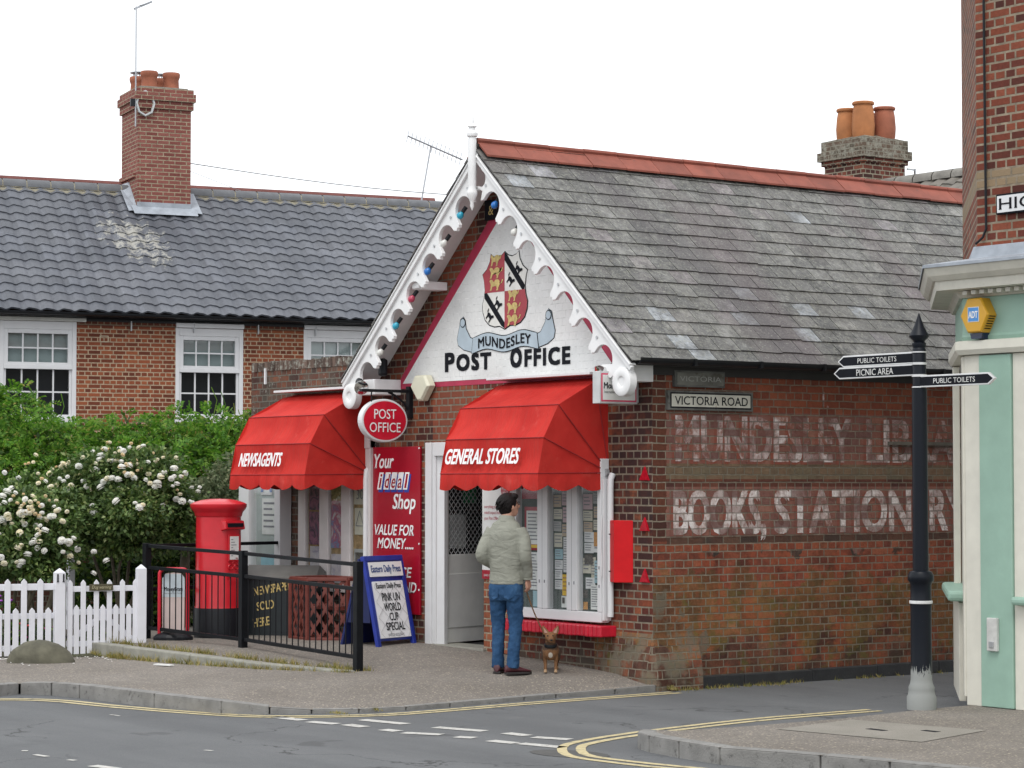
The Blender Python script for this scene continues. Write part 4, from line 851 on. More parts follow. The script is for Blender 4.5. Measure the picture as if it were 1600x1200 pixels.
# front (local -y): hood, slot, plate, door edge, cipher
MB().add([(-.15,-.2,1.0),(.15,-.2,1.0),(.15,-.285,1.02),(-.15,-.285,1.02),(-.15,-.2,1.12),(.15,-.2,1.12),(.14,-.27,1.115),(-.14,-.27,1.115)],[(0,1,2,3)[::-1],(4,5,6,7),(0,1,5,4),(1,2,6,5),(2,3,7,6),(3,0,4,7)]).build('hood',RED,PBX,bevel=.01)
MB().box(-.115,.115,-.292,-.27,1.045,1.088).build('slot',INK,PBX)
MB().box(-.085,.085,-.262,-.25,.66,.96).build('plate_frame',RED,PBX,bevel=.006); q=MB().box(-.065,.065,-.266,-.2625,.68,.94).build('collection_plate',PAPER,PBX)
for i in range(7): MB().box(-.05,-.05+.03+.05*((i*7)%3)/2,-.2675,-.2662,.90-i*.03,.908-i*.03).build('print',LINEGREY,q)
MB().box(.02,.05,-.2675,-.2662,.69,.7).build('red_mark',SIGNRED,q); MB().box(-.018,.018,-.262,-.252,1.165,1.195).build('number_tab',mat('brass',(.12,.12,.07),.5),PBX)
ci=MB(); 
for cx in (-.045,.045): ci.tube([(cx+.035*math.cos(a),-.256-.0,.60+.028*math.sin(a)) for a in np.linspace(0,2*math.pi,14)],.006,6,False)
ci.tube([(-.07,-.252,.655),(-.03,-.257,.64),(0,-.258,.665),(.03,-.257,.64),(.07,-.252,.655)],.006,6); ci.build('cipher',RED,PBX)
text('R',(-.06,-.254,.46),(1,0,0),(0,0,1),RED,PBX,h=.08,bold=.02); text('POST OFFICE',(0,-.256,.40),(1,0,0),(0,0,1),RED,PBX,w=.15,h=.03)
MB().lathe([(.001,.02),(.016,.018),(.02,0)],(.15,-.215,.56),12,'y').build('lock',RED,PBX)
bpy.data.objects.remove(PF)
for c_ in PBX.children:
    if c_.name.split('.')[0] in ('hood','slot','plate_frame','collection_plate','number_tab','cipher','lettering','lock'): c_.location.z=.205
# ---------------------------------------------------------------- newspaper bin, crate, boards
BN=thing('newspaper_bin','black newspaper bunker with grey sloping lid and gold lettering','bin',(-6.28,-.97,.12),math.atan2(.66,.75))
MB().box(0,.95,0,.34,0,.66).build('bin_body',mat('bin_black',(.012,.017,.02),.45,var=.2),BN,bevel=.008); MB().add([(-.02,-.03,.65),(.97,-.03,.65),(.97,.36,.72),(-.02,.36,.72),(-.02,-.03,.675),(.97,-.03,.675),(.9,.33,.80),(.05,.33,.80)],[(0,1,2,3)[::-1],(4,5,6,7),(0,1,5,4),(1,2,6,5),(2,3,7,6),(3,0,4,7)]).build('lid',mat('lid_grey',(.14,.135,.125),.6,var=.15),BN,bevel=.006)
for t_,z,x in (('NEWSPAPERS',.46,.22),('SOLD',.29,.26),('HERE',.10,.22)):
    text(t_,(x,-.003,z),(.985,0,.17),(-.1,0,1),GOLD,BN,h=.095,align='l',bold=.03,narrow=.62)
CR=thing('lattice_crate','reddish brown plastic lattice planter crate behind the railing','crate',(-5.1,-.45,.1))
CM=mat('crate_brown',(.15,.035,.025),.55,var=.25); m=MB(); fp=[(-.42,-.10),(-.33,-.30),(.08,-.33),(.38,.0),(.30,.22),(-.40,.22)]
for a,b in zip(fp,fp[1:]+fp[:1]): m.bar((a[0],a[1],0),(a[0],a[1],.70),.045); m.bar((a[0],a[1],.03),(b[0],b[1],.03),.03,.06); m.bar((a[0],a[1],.70),(b[0],b[1],.70),.045,.04)
m.build('crate_frame',CM,CR,bevel=.006)
lt=MB()
for a,b in zip(fp[:4],fp[1:4]+fp[:1]):
    if (a,b)==(fp[3],fp[0]): continue
    a=Vector((*a,0)); b=Vector((*b,0)); L=(b-a).length; d=(b-a)/L; nr=Vector((d.y,-d.x,0))
    st=.13
    for i in range(-8,int(L/st)+2):
        for s in (1,-1):
            u0=i*st if s>0 else i*st+.64*0.62; pts=[]
            u=[(i*st,.05),(i*st+.64*.62,.69)] if s>0 else [(i*st+.64*.62,.05),(i*st,.69)]
            (ua,za),(ub,zb)=u; t0,t1=0,1
            for lim,sg in ((0,1),(L,-1)):
                da=(ua-lim)*sg; db=(ub-lim)*sg
                if da<=0 and db<=0: t1=-1
                elif da<0: t0=max(t0,da/(da-db))
                elif db<0: t1=min(t1,da/(da-db))
            if t1>t0: lt.bar(a+d*(ua+(ub-ua)*t0)+Vector((0,0,za+(zb-za)*t0)),a+d*(ua+(ub-ua)*t1)+Vector((0,0,za+(zb-za)*t1))+nr*.002*s,.034,.012,up=nr)
lt.build('lattice',CM,CR); MB().box(-.36,.3,-.05,.2,.03,.06).build('crate_floor',CM,CR)
for dx,dz in ((0,.0),): MB().box(-.38,.34,-.28*0-.1,.2,.36,.40).build('inner_shelf',CM,CR)
# A board
AB=thing('a_board','blue newspaper A board standing open beside the red panel sign','board',(-4.06,-.45,.09),math.atan2(.95,-.31)-math.pi/2+math.pi/2)
AB.rotation_euler[2]=math.atan2(.952,-.306)    # local x runs along the foot of the panel
HW=.33; tz=.93; yf=-.22
def slant(t,dy=0): return (yf*(1-t)+(-.02)*t+dy, .0+tz*t)
def panel(mb,x0,x1,t0,t1,off,th):
    N_=Vector((0,-tz,-(yf+.02)*-1)).normalized(); N_=Vector((0,-tz,(-.02-yf)*1)).normalized()
    (ya,za),(yb,zb)=slant(t0),slant(t1); A=[(x0,ya,za),(x1,ya,za),(x1,yb,zb),(x0,yb,zb)]
    mb.add([tuple(Vector(p)+N_*(off-th)) for p in A]+[tuple(Vector(p)+N_*off) for p in A],[(0,1,2,3)[::-1],(4,5,6,7),(0,1,5,4),(1,2,6,5),(2,3,7,6),(3,0,4,7)]); return N_
m=MB(); NB=panel(m,-HW,-HW+.055,0,1,.03,.045); panel(m,HW-.055,HW,0,1,.03,.045); panel(m,-HW+.055,HW-.055,.09,1,.012,.024); panel(m,-HW,HW,1,1.06,.03,.06); m.build('front_leaf',BLUE,AB,bevel=.006)
m=MB(); (ya,za)=(.27,0); m.add([(-HW,ya,0),(HW,ya,0),(HW,.02,tz+.03),(-HW,.02,tz+.03),(-HW,ya+.03,0),(HW,ya+.03,0),(HW,.05,tz+.03),(-HW,.05,tz+.03)],[(0,1,2,3),(7,6,5,4),(0,4,5,1),(1,5,6,2),(2,6,7,3),(3,7,4,0)]); m.build('rear_leaf',mat('board_navy',(.006,.014,.10),.45),AB,bevel=.004)
m=MB(); 
m.add([(-HW+.01,yf*.55,tz*.3),(-HW+.01,.2,tz*.3),(-HW+.01,.08,tz*.9),(-HW+.01,-.06,tz*.9)],[(0,1,2,3)]); m.build('shadow_sheet',mat('board_shadow',(.006,.012,.07),.6),AB)  # dark sheet, coloured as the shadow between the open leaves
hd=MB(); panel(hd,-HW+.045,HW-.045,.82,.985,.033,.02); HD=hd.build('header_strip',mat('header_white',(.84,.84,.84),.5,var=.02),AB); ps=MB(); panel(ps,-HW+.075,HW-.075,.12,.765,.03,.018); PS=ps.build('poster_sheet',mat('poster_white',(.86,.86,.88),.5,var=.02),AB)
def bt(t_,t,w,h,m_,par,off,b=.03,x=0,sf=0):
    y,z=slant(t); q=Vector((x,y,z))+NB*(off); text(t_,q,(1,0,0),(0,-(yf+.02)*1,tz),m_,par,w=w,h=h,bold=b,serif=sf,off=.002)
bt('Eastern Daily Press',.87,.50,.075,mat('masthead',(.02,.06,.22),.6),HD,.033,.03,0,.02); bt('Eastern Daily Press',.685,.42,.055,INK,PS,.031,.03,0,.02)
for t_,t,w in (('PINK UN',.54,.30),('WORLD',.425,.28),('CUP',.315,.15),('SPECIAL',.205,.31)): bt(t_,t,w,.085,INK,PS,.031,.03,.01)
bt('WEDNESDAY',.135,.28,.032,LINEGREY,PS,.031,.0)
wr=MB()
for s in (1,-1):
    for i in range(-3,5):
        u0=i*.17; pts=[]
        for k_ in range(2):
            u=u0+s*(k_-.5)*.62
            pts.append(u)
        t0,t1=0,1; ua,ub=pts; Lm=HW-.08
        for lim,sg in ((-Lm,1),(Lm,-1)):
            da=(ua-lim)*sg; db=(ub-lim)*sg
            if da<=0 and db<=0: t1=-1
            elif da<0: t0=max(t0,da/(da-db))
            elif db<0: t1=min(t1,da/(da-db))
        if t1>t0:
            def pp(t):
                y,z=slant(.125+.635*t); return Vector((ua+(ub-ua)*t,y,z))+NB*.036
            wr.tube([pp(t0),pp(t1)],.0016,4,False)
wr.build('wire_guard',GREYMETAL,AB)
# money sign on hoop stand
MS=thing('pavement_sign','small pavement sign in a red hoop frame on a black base behind the railing','sign',(-5.98,-1.93,.13),math.radians(57))
m=MB(); hp=[(.155,0,.0),(.155,0,.72)]+[(.155-.06+.06*math.cos(a),0,.72+.06*math.sin(a)) for a in np.linspace(.2,math.pi/2,5)]; hp+=[(-x,y,z) for x,y,z in hp[::-1]]; m.tube(hp,.02,10); m.build('hoop',mat('hoop_red',(.55,.012,.03),.35),MS,smooth=True)
P_=[(-.12,.08),(.12,.08),(.125,.6),(.12,.68),(.09,.73),(.0,.74),(-.09,.73),(-.12,.68),(-.125,.6)]
pq=MB().prism(P_,(0,-.012,0),(1,0,0),(0,0,1),(0,1,0),.02).build('sign_panel',mat('sign_pinkish',(.62,.50,.47),.5,var=.08),MS,bevel=.004); MB().poly([(-.122,.47),(.122,.47),(.122,.68),(.09,.725),(-.09,.725),(-.122,.68)],(0,-.0145,0),(1,0,0),(0,0,1)).build('blue_band',mat('band_pale',(.55,.62,.66),.5),MS)
text('MoneyGram',(0,-.016,.54),(1,0,0),(0,0,1),INK,MS,w=.2,h=.045,bold=.02,serif=.03); text('International Money Transfer',(0,-.016,.505),(1,0,0),(0,0,1),LINEGREY,MS,w=.19,h=.018)
for x in (-.07,.07): MB().bar((x,0,.735),(x,0,.775),.01).build('hanger',BLACK,MS)
MB().rings([[(.22*math.cos(a)*k_,.13*math.sin(a)*k_-.03,z) for a in np.linspace(0,2*math.pi,21)[:-1]] for k_,z in ((1,0),(1,.03),(.85,.06),(.5,.085))]).build('base',BLACK,MS,bevel=.006)
# ---------------------------------------------------------------- fence, gate, boulder
fd=Vector((.2072,.978,0)).normalized(); fn=Vector((fd.y,-fd.x,0)); F0=Vector((-6.0,-3.3,0))
def picket(mb,t,h,w=.062,z0=.02,d=.0):
    c=F0*0+fd*t+fn*d; 
    mb.prism([(-w/2,z0),(w/2,z0),(w/2,h-.035),(0,h),(-w/2,h-.035)],c,fd,(0,0,1),fn,.018)
FE=thing('picket_fence','white picket fence of alternating tall and short pales behind the boulder','fence',tuple(F0)); 
t=-.12; i=0
while t>-2.4:
    m=MB(); picket(m,t,.84 if i%2 else .53); m.build('tall_pale' if i%2 else 'short_pale',FENCEW,FE,bevel=.003); t-=.088; i+=1
m=MB()
for z,h in ((.75,.07),(.44,.06),(.10,.06)): m.bar(fd*-2.4-fn*.014+Vector((0,0,z)),fd*-.05-fn*.014+Vector((0,0,z)),.026,h)
m.build('fence_rails',FENCEW,FE,bevel=.003)
def post(name,t,h,label,w=.1,par=None):
    c=fd*t; m=MB(); m.obox(c+Vector((0,0,h/2-.05)),fd*w/2,fn*w/2,Vector((0,0,h/2+.0))); m.add([tuple(c+fd*a*w/2+fn*b*w/2+Vector((0,0,h-.05))) for a,b in ((-1,-1),(1,-1),(1,1),(-1,1))]+[tuple(c+Vector((0,0,h)))],[(0,1,4),(1,2,4),(2,3,4),(3,0,4)])
    return m.build(name,FENCEW,par,bevel=.004)
p=post('gate_post',0.0,.95,'',.11,FE); text('11',fd*.0+fn*.058+Vector((0,0,.80)),fd,(0,0,1),INK,p,h=.085,w=.085,serif=.04,bold=.03)
post('gate_post',.90,.98,'',.1,FE)
GT=thing('garden_gate','low white picket garden gate with a small wooden dog notice','gate',tuple(F0+fd*.08))
for i in range(11):
    m=MB(); t=.035+i*.072; picket(m,t,.82 if i%2==0 else .55,.055); m.build('tall_pale' if i%2==0 else 'short_pale',FENCEW,GT,bevel=.003)
m=MB()
for z in (.72,.47,.13): m.bar(fd*.0-fn*.012+Vector((0,0,z)),fd*.78-fn*.012+Vector((0,0,z)),.024,.06)
m.bar(fd*.02-fn*.012+Vector((0,0,.14)),fd*.4-fn*.012+Vector((0,0,.44)),.022,.055).bar(fd*.76-fn*.012+Vector((0,0,.14)),fd*.4-fn*.012+Vector((0,0,.44)),.022,.055)
m.build('gate_frame',FENCEW,GT,bevel=.003)
q=tag(MB().obox(F0+fd*.45+fn*.032+Vector((0,0,.735)),fd*.13,fn*.01,Vector((0,0,.035))).build('gate_sign',mat('sign_wood',(.07,.06,.03),.7),None,bevel=.003),'small brown wooden sign with pale lettering on the garden gate','sign')
text('Dog warning',tuple(F0+fd*.45+fn*.0425+Vector((0,0,.722))),fd,(0,0,1),mat('pale_gold',(.42,.38,.24),.7),q,w=.21,h=.035,shear=.2,off=.001)
NF=thing('picket_fence','white picket fence seen behind the railing beside the pillar box','fence',tuple(F0+fd*1.55+Vector((-1.1,.81,.13))))
for i in range(9): m=MB(); picket(m,.05+i*.085,.72 if i%2==0 else .42); m.build('tall_pale' if i%2==0 else 'short_pale',FENCEW,NF,bevel=.003)
m=MB()
for z in (.62,.34,.08): m.bar(fd*.0-fn*.014+Vector((0,0,z)),fd*.8-fn*.014+Vector((0,0,z)),.026,.06)
m.build('fence_rails',FENCEW,NF,bevel=.003)
bo=bmesh.new(); bmesh.ops.create_icosphere(bo,subdivisions=4,radius=1)
from mathutils import noise as NZ
for v in bo.verts:
    c=v.co.copy(); k_=1+.10*NZ.noise(c*1.3+Vector((3,1,2)))+.03*NZ.noise(c*5); top=max(0,c.z); v.co=Vector((c.x*.345*k_*(1-.12*top),c.y*.2*k_,c.z*.26*k_-.02))
me=bpy.data.meshes.new('boulder'); bo.to_mesh(me); bo.free(); me.polygons.foreach_set('use_smooth',[True]*len(me.polygons)); me.materials.append(mat('boulder_stone',(.10,.095,.068),.9,var=.35,scale=7,bump=.7,bscale=18,dirt=((.05,.055,.03),.6)))
B=bpy.data.objects.new('boulder',me); COL.objects.link(B); B.location=(-5.42,-3.78,0); B.rotation_euler=(0,0,math.atan2(.806,.592)); tag(B,'rounded grey brown boulder at the foot of the white picket fence','boulder')
# ---------------------------------------------------------------- cottage behind
HO=thing('brick_cottage','two storey red brick cottage with dark grey pantiles and white sash windows','house',(-20.11,6.42,0),math.atan2(.978,.2072))
HST=[(0,(.13,.038,.022)),(.3,(.2,.055,.028)),(.6,(.25,.07,.034)),(.85,(.29,.085,.038)),(1,(.32,.10,.045))]
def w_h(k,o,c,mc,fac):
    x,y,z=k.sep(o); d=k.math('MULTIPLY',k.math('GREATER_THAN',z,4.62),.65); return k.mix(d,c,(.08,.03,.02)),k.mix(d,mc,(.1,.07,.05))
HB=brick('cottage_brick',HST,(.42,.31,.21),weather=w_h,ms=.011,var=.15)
x0,x1=-9,8.5
wins=[(-3.81,-2.46,2.98,4.68),(-.67,.59,3.02,4.63),(1.74,3.09,2.98,4.66),(-7.2,-5.9,2.98,4.68)]
m=MB()
xs=[x0]+sorted(sum([[a,b] for a,b,_,_ in wins],[]))+[x1]
for a,b in zip(xs,xs[1:]):
    w_=[w for w in wins if w[0]==a]
    if w_: m.add([(a,0,0),(b,0,0),(b,0,w_[0][2]),(a,0,w_[0][2])],[(0,1,2,3)]); m.add([(a,0,w_[0][3]),(b,0,w_[0][3]),(b,0,4.95),(a,0,4.95)],[(0,1,2,3)])
    else: m.add([(a,0,0),(b,0,0),(b,0,4.95),(a,0,4.95)],[(0,1,2,3)])
for a,b,c,d in wins:
    for x in (a,b): m.add([(x,0,c),(x,.11,c),(x,.11,d),(x,0,d)],[(0,1,2,3)])
m.add([(x0,0,0),(x0,6,0),(x0,6,4.95),(x0,3,7.45),(x0,0,4.95)],[(0,1,2,3,4)]); m.add([(x1,0,0),(x1,6,0),(x1,6,4.95),(x1,3,7.45),(x1,0,4.95)],[(0,1,2,3,4)]); m.add([(x0,6,0),(x1,6,0),(x1,6,4.95),(x0,6,4.95)],[(0,1,2,3)])
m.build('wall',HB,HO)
PB_=MB()
for a in (-2.05,2.9): 
    for q in ((a,a+.16,-.006,.002,4.44,4.455),(a,a+.16,-.006,.002,4.34,4.355),(a,a+.015,-.006,.002,4.34,4.455),(a+.145,a+.16,-.006,.002,4.34,4.455)): PB_.box(*q)
PB_.build('vent_outline',mat('pale_mortar',(.5,.42,.3),.9),HO)
BLIND=mat('blind_grey_green',(.36,.41,.39),.8,var=.06); HDARK=mat('dark_room',(.02,.022,.025),.9)
for wi,(a,b,c,d) in enumerate(wins):
    f=MB(); mid_=c+(d-c)*.52; fw=.075
    f.box(a,a+fw,.0,.09,c,d).box(b-fw,b,.0,.09,c,d).box(a+fw,b-fw,.0,.09,d-.14,d).box(a+fw,b-fw,.0,.09,c,c+.075).box(a+fw,b-fw,-.01,.085,mid_-.02,mid_+.05)
    for q0,q1,y in ((c+.075,mid_-.02,.03),(mid_+.05,d-.14,.02)):
        if q0<mid_: f.box(a+fw,a+fw+.045,y,y+.04,q0,q1).box(b-fw-.045,b-fw,y,y+.04,q0,q1)
        else: f.box(a+fw,a+fw+.075,y-.01,y+.04,q0,q1).box(b-fw-.075,b-fw,y-.01,y+.04,q0,q1).box(a+fw+.075,b-fw-.075,y-.01,y+.04,q1-.075,q1).box(a+fw+.075,b-fw-.075,y-.01,y+.04,q0,q0+.05)
    fr=f.build('window',PVC,HO,bevel=.006)
    g=MB()
    for q0,q1,y,pad in ((c+.075,mid_-.02,.045,.045),(mid_+.10,d-.215,.035,.075)):
        l,r=a+fw+pad,b-fw-pad
        for i in (1,2,3): x=l+(r-l)*i/4; g.box(x-.013,x+.013,y,y+.02,q0,q1)
        z=q0+(q1-q0)*.5; g.box(l,r,y+.001,y+.019,z-.013,z+.013)
    g.build('glazing_bars',PVC,fr)
    MB().add([(a+fw,.072,c),(b-fw,.072,c),(b-fw,.072,d-.1),(a+fw,.072,d-.1)],[(0,1,2,3)]).build('pane',HGLASS,fr)
    MB().add([(a+fw,.12,mid_+.02),(b-fw,.12,mid_+.02),(b-fw,.12,d-.1),(a+fw,.12,d-.1)],[(0,1,2,3)]).build('blind',BLIND,fr)
    MB().box(a,b,.35,.4,c,d).build('room_back',HDARK,fr)
    MB().box(a-.04,b+.04,-.07,.08,c-.09,c-.002).build('sill',PVC,fr,bevel=.008)
    MB().box(a-(.0 if wi else .1),b+.0+(.16 if wi in (0,) else 0),-.05,.0,d+.004,d+(.085 if wi else .07)).build('lintel_board',mat('board_offwhite',(.6,.6,.56),.6,var=.1) if wi==0 else PVC,fr,bevel=.006)
# pantiles
TP=mat('pantile_grey',(.098,.103,.115),.55,var=.1,scale=1.5,dirt=((.16,.16,.165),.69),bump=.15)
def tile_mat():
    m,nt,b=new_mat('pantile_grey_weathered'); k=NT(nt); o=k.obj(); x,y,z=k.sep(o)
    c=k.mix(k.ramp(k.noise(1.2,5,o),[(.35,0.0),(.65,1.0)]),(.085,.092,.11),(.112,.118,.135)); c=k.mix(.5,c,k.ramp(k.noise(22,4,o),[(.3,.7),(.7,1.2)]),'MULTIPLY')
    fv=k.n('ShaderNodeCombineXYZ'); k.l(k.math('FLOOR',k.math('DIVIDE',k.math('ADD',x,9.1),.3)),fv.inputs[0]); k.l(k.math('FLOOR',k.math('MULTIPLY',k.math('ADD',y,.26),16/3.26)),fv.inputs[1]); wn_=k.n('ShaderNodeTexWhiteNoise',noise_dimensions='2D'); k.l(fv.outputs[0],wn_.inputs['Vector']); c=k.mix(1.0,c,k.ramp(wn_.outputs['Value'],[(0,.82),(.9,1.1),(1,1.25)]),'MULTIPLY')
    # guano splashes below the chimney
    dx=k.math('DIVIDE',k.math('ADD',k.math('SUBTRACT',x,k.math('MULTIPLY',y,-.33)),.45),.75); dy=k.math('DIVIDE',k.math('SUBTRACT',y,1.6),.85)
    r=k.math('ADD',k.math('MULTIPLY',dx,dx),k.math('MULTIPLY',dy,dy)); f=k.math('SUBTRACT',1.0,r); f=k.math('MAXIMUM',f,0.0)
    sp=k.ramp(k.math('ADD',k.noise(7,6,o,.75),k.math('MULTIPLY',f,.16)),[(.60,0.0),(.67,1.0)]); sp=k.math('MULTIPLY',sp,k.math('MINIMUM',k.math('MULTIPLY',f,3.0),1.0))
    c=k.mix(k.math('MULTIPLY',sp,.8),c,(.36,.35,.31)); k.l(c,b.inputs['Base Color']); b.inputs['Roughness'].default_value=.5; return m
TPM=tile_mat()
def pantile(mb,xa,xb,ya,za,yb,zb,courses,pitch=.3,per=10,step=.027):
    L=math.hypot(yb-ya,zb-za); dy,dz=(yb-ya)/L,(zb-za)/L; ny,nz=-dz,dy
    n=int((xb-xa)/pitch*per)
    def wave(i):
        t=(i%per)/per; return .027*(math.sin(2*math.pi*t)*.75+.28*math.sin(4*math.pi*t+.6))
    for c in range(courses):
        s0=L*c/courses; s1=L*(c+1)/courses+.03; jz=random.uniform(-.002,.002)
        def row(s,h): return [(xa+pitch*i/per,ya+dy*s+ny*(h+wave(i)),za+dz*s+nz*(h+wave(i))) for i in range(n+1)]
        mb.rings([row(s0,step*.25-.016),row(s0,step+jz),row(s1,.004+jz)],False,False)
m=MB(); pantile(m,x0-.1,x1+.1,-.26,4.86,3.0,7.42,16); m.build('roof',TPM,HO,smooth=True)
MB().add([(x0-.1,3,7.42),(x1+.1,3,7.42),(x1+.1,6.26,4.86),(x0-.1,6.26,4.86)],[(0,1,2,3)]).build('back_roof',TP,HO)
m=MB(); x=x0
while x<x1:
    R=[[(q,3+.125*math.cos(a),7.40+.125*math.sin(a)) for a in np.linspace(-.2,math.pi+.2,9)] for q in (x+.012,x+.44)]; m.rings(R,False,False); x+=.45
m.build('ridge_tiles',mat('ridge_grey',(.12,.125,.135),.6,var=.15),HO,smooth=True); 
m=MB(); m.box(x0,x1,2.83,2.9,7.26,7.335); R=[[(q,3+.115*math.cos(a),7.39+.115*math.sin(a)) for a in np.linspace(-.3,math.pi+.3,9)] for q in (x0,x1)]; m.rings(R,False,False); m.build('ridge_mortar',mat('ridge_mortar',(.36,.33,.25),.9,var=.2),HO)
m=MB(); R=[[(q,-.32+p[0],4.83+p[1]) for p in prof] for q in (x0-.1,x1+.1)]; m.rings(R); m.box(x0,x1,-.25,-.02,4.76,4.80).box(x0,x1,-.03,-.003,4.70,4.86)
m.build('gutter',GUTTER,HO)
br_=MB()
for x in (-1.5,-.35,.85,1.95): br_.box(x,x+.02,-.05,-.003,4.55,4.72)
br_.build('gutter_bracket',GREYMETAL,HO)
# chimney
CB=brick('chimney_brick',[(0,(.19,.06,.05)),(.5,(.235,.08,.064)),(1,(.27,.10,.082))],(.34,.27,.19),squash=1,ms=.011,var=.1,wob=.002)
CH=MB(); cx0,cx1,cy0,cy1=-.72,.31,2.4,3.55
CH.box(cx0,cx1,cy0,cy1,6.6,8.92).box(cx0-.04,cx1+.04,cy0-.04,cy1+.04,8.92,9.07).box(cx0-.075,cx1+.075,cy0-.075,cy1+.075,9.07,9.22).box(cx0-.04,cx1+.04,cy0-.04,cy1+.04,9.22,9.31).box(cx0-.05,cx0+.0,cy0+.15,cy1,7.62,7.70)
ch=CH.build('chimney',CB,HO); MB().box(cx0+.05,cx1-.05,cy0+.05,cy1-.05,9.31,9.345).build('flaunching',CONC,ch)
def pot(name,par,c,r,h,m,n=18): return MB().lathe([(r*1.06,0),(r,.05),(r*.95,h-.14),(r*1.02,h-.11),(r*1.1,h-.08),(r*1.12,h-.03),(r*1.05,h),(r*.85,h),(r*.8,h-.15)],c,n,cap=False).build(name,m,par,smooth=True)
for x,y,h in ((-.42,2.72,.34),(.02,2.75,.34),(-.5,3.2,.3),(-.05,3.25,.3)): pot('chimney_pot',ch,(x,y,9.33),.15,h,TERRA)
m=MB()
for x,y in ((-.5,3.2),(-.05,3.25)):
    m.lathe([(.001,.52),(.16,.5),(.16,.485),(.001,.485)],(x,y,9.22),14)
    for q in range(6): a=q*math.pi/3; m.bar((x+.1*math.cos(a),y+.1*math.sin(a),9.6),(x+.1*math.cos(a),y+.1*math.sin(a),9.71),.015)
m.build('cowl',GREYMETAL,ch)
ld=MB(); ld.add([(cx0-.10,2.22,6.90),(cx1+.10,2.22,6.90),(cx1+.12,2.42,7.08),(cx0-.12,2.42,7.08)],[(0,1,2,3)]); ld.box(cx0-.012,cx1+.012,cy0-.014,cy0,6.95,7.14)
for s,xx in ((-1,cx0),(1,cx1)): ld.add([(xx+s*.004,2.36,6.98),(xx+s*.2,2.28,6.95),(xx+s*.2,3.0,7.50),(xx+s*.004,3.0,7.58)],[(0,1,2,3)])
ld.build('lead_flashing',LEAD,ch)
HM=HO.matrix_basis.copy(); HM=Matrix.Translation(HO.location)@Matrix.Rotation(HO.rotation_euler.z,4,'Z')
def hp(x,y,z): return HM@Vector((x,y,z))
ALU=mat('aerial_metal',(.4,.41,.43),.4,.5)
A1=thing('tv_aerial','tall thin television aerial mast strapped to the left cottage chimney','aerial',hp(-.78,2.36,8.55),HO.rotation_euler.z)
MB().tube([(0,0,0),(0,0,2.27)],.014,6).tube([(0,.07,.55),(0,.0,.55)],.012,5).build('mast',ALU,A1)
MB().bar((-.04,0,2.22),(.32,.06,2.40),.035,.04).bar((.08,.0,2.30),(.30,.05,2.40),.09,.01).build('boom',ALU,A1)
d_=MB(); rr=[(.19+.17*math.cos(a),-.0,.45+.23*math.sin(a)) for a in np.linspace(0,2*math.pi,9)]; d_.tube(rr,.025,6,False); d_.build('mounting_ring',mat('galvanised',(.5,.52,.52),.5,.3),A1); MB().box(-.1,-.02,-.03,.03,.38,.52).build('clamp',BLACK,A1)
A2=thing('tv_aerial','toothed television aerial on a leaning pole behind the gable finial','aerial',hp(6.3,6.0,6.55),HO.rotation_euler.z)
MB().tube([(0,0,0),(.1,0,.8),(.42,.02,2.53)],.019,6).build('mast',ALU,A2)
b0,b1=Vector((-.12,0,2.72)),Vector((1.15,0,2.28)); MB().tube([b0,b1],.02,6).build('boom',ALU,A2)
for i in range(14): p=b0.lerp(b1,i/13.5); u=Vector((.03,0,.13)); MB().tube([p-u,p+u],.010,4).build('element',ALU,A2)
w_=MB(); pts=[Vector(hp(.34,2.9,8.0)).lerp(Vector(hp(9.5,5,7.95)),t)+Vector((0,0,-.15*math.sin(math.pi*t))) for t in np.linspace(0,1,12)]; w_.tube(pts,.010,4,False); tag(w_.build('overhead_cable',mat('cable_grey',(.3,.3,.31),.6),None),'thin grey overhead cable running from the left chimney to the gable','cable')
w_=MB(); pts=[Vector(hp(.34,2.8,7.85)).lerp(Vector(hp(1.5,3.0,7.52)),t) for t in np.linspace(0,1,4)]; w_.tube(pts,.005,4,False); tag(w_.build('stay_wire',mat('wire_grey',(.3,.3,.31),.6),None),'short thin wire slanting from the chimney down to the grey ridge','wire')
# red ridge of the next house behind
FR=thing('far_house','house mostly hidden behind the cottage with a red tiled ridge just showing','house',hp(0,8,0),HO.rotation_euler.z)
m=MB(); m.add([(-12,-3,6.0),(7.6,-3,6.0),(7.6,0,8.14),(-12,0,8.14)],[(0,1,2,3)]); m.add([(-12,3,6.0),(7.6,3,6.0),(7.6,0,8.14),(-12,0,8.14)],[(0,1,2,3)]); m.build('roof',mat('far_red_tile',(.28,.11,.07),.8,var=.35,scale=8,dirt=((.25,.2,.12),.6)),FR)
m=MB(); m.tube([(-12,0,8.16),(7.62,0,8.16)],.07,6); m.build('ridge_tiles',mat('far_ridge',(.15,.05,.042),.8,var=.2),FR); MB().add([(-12,-2.8,0),(7.5,-2.8,0),(7.5,2.8,0),(-12,2.8,0),(-12,-2.8,6.1),(7.5,-2.8,6.1),(7.5,2.8,6.1),(-12,2.8,6.1)],[(0,1,5,4),(1,2,6,5),(2,3,7,6),(3,0,4,7)]).build('wall',HB,FR)
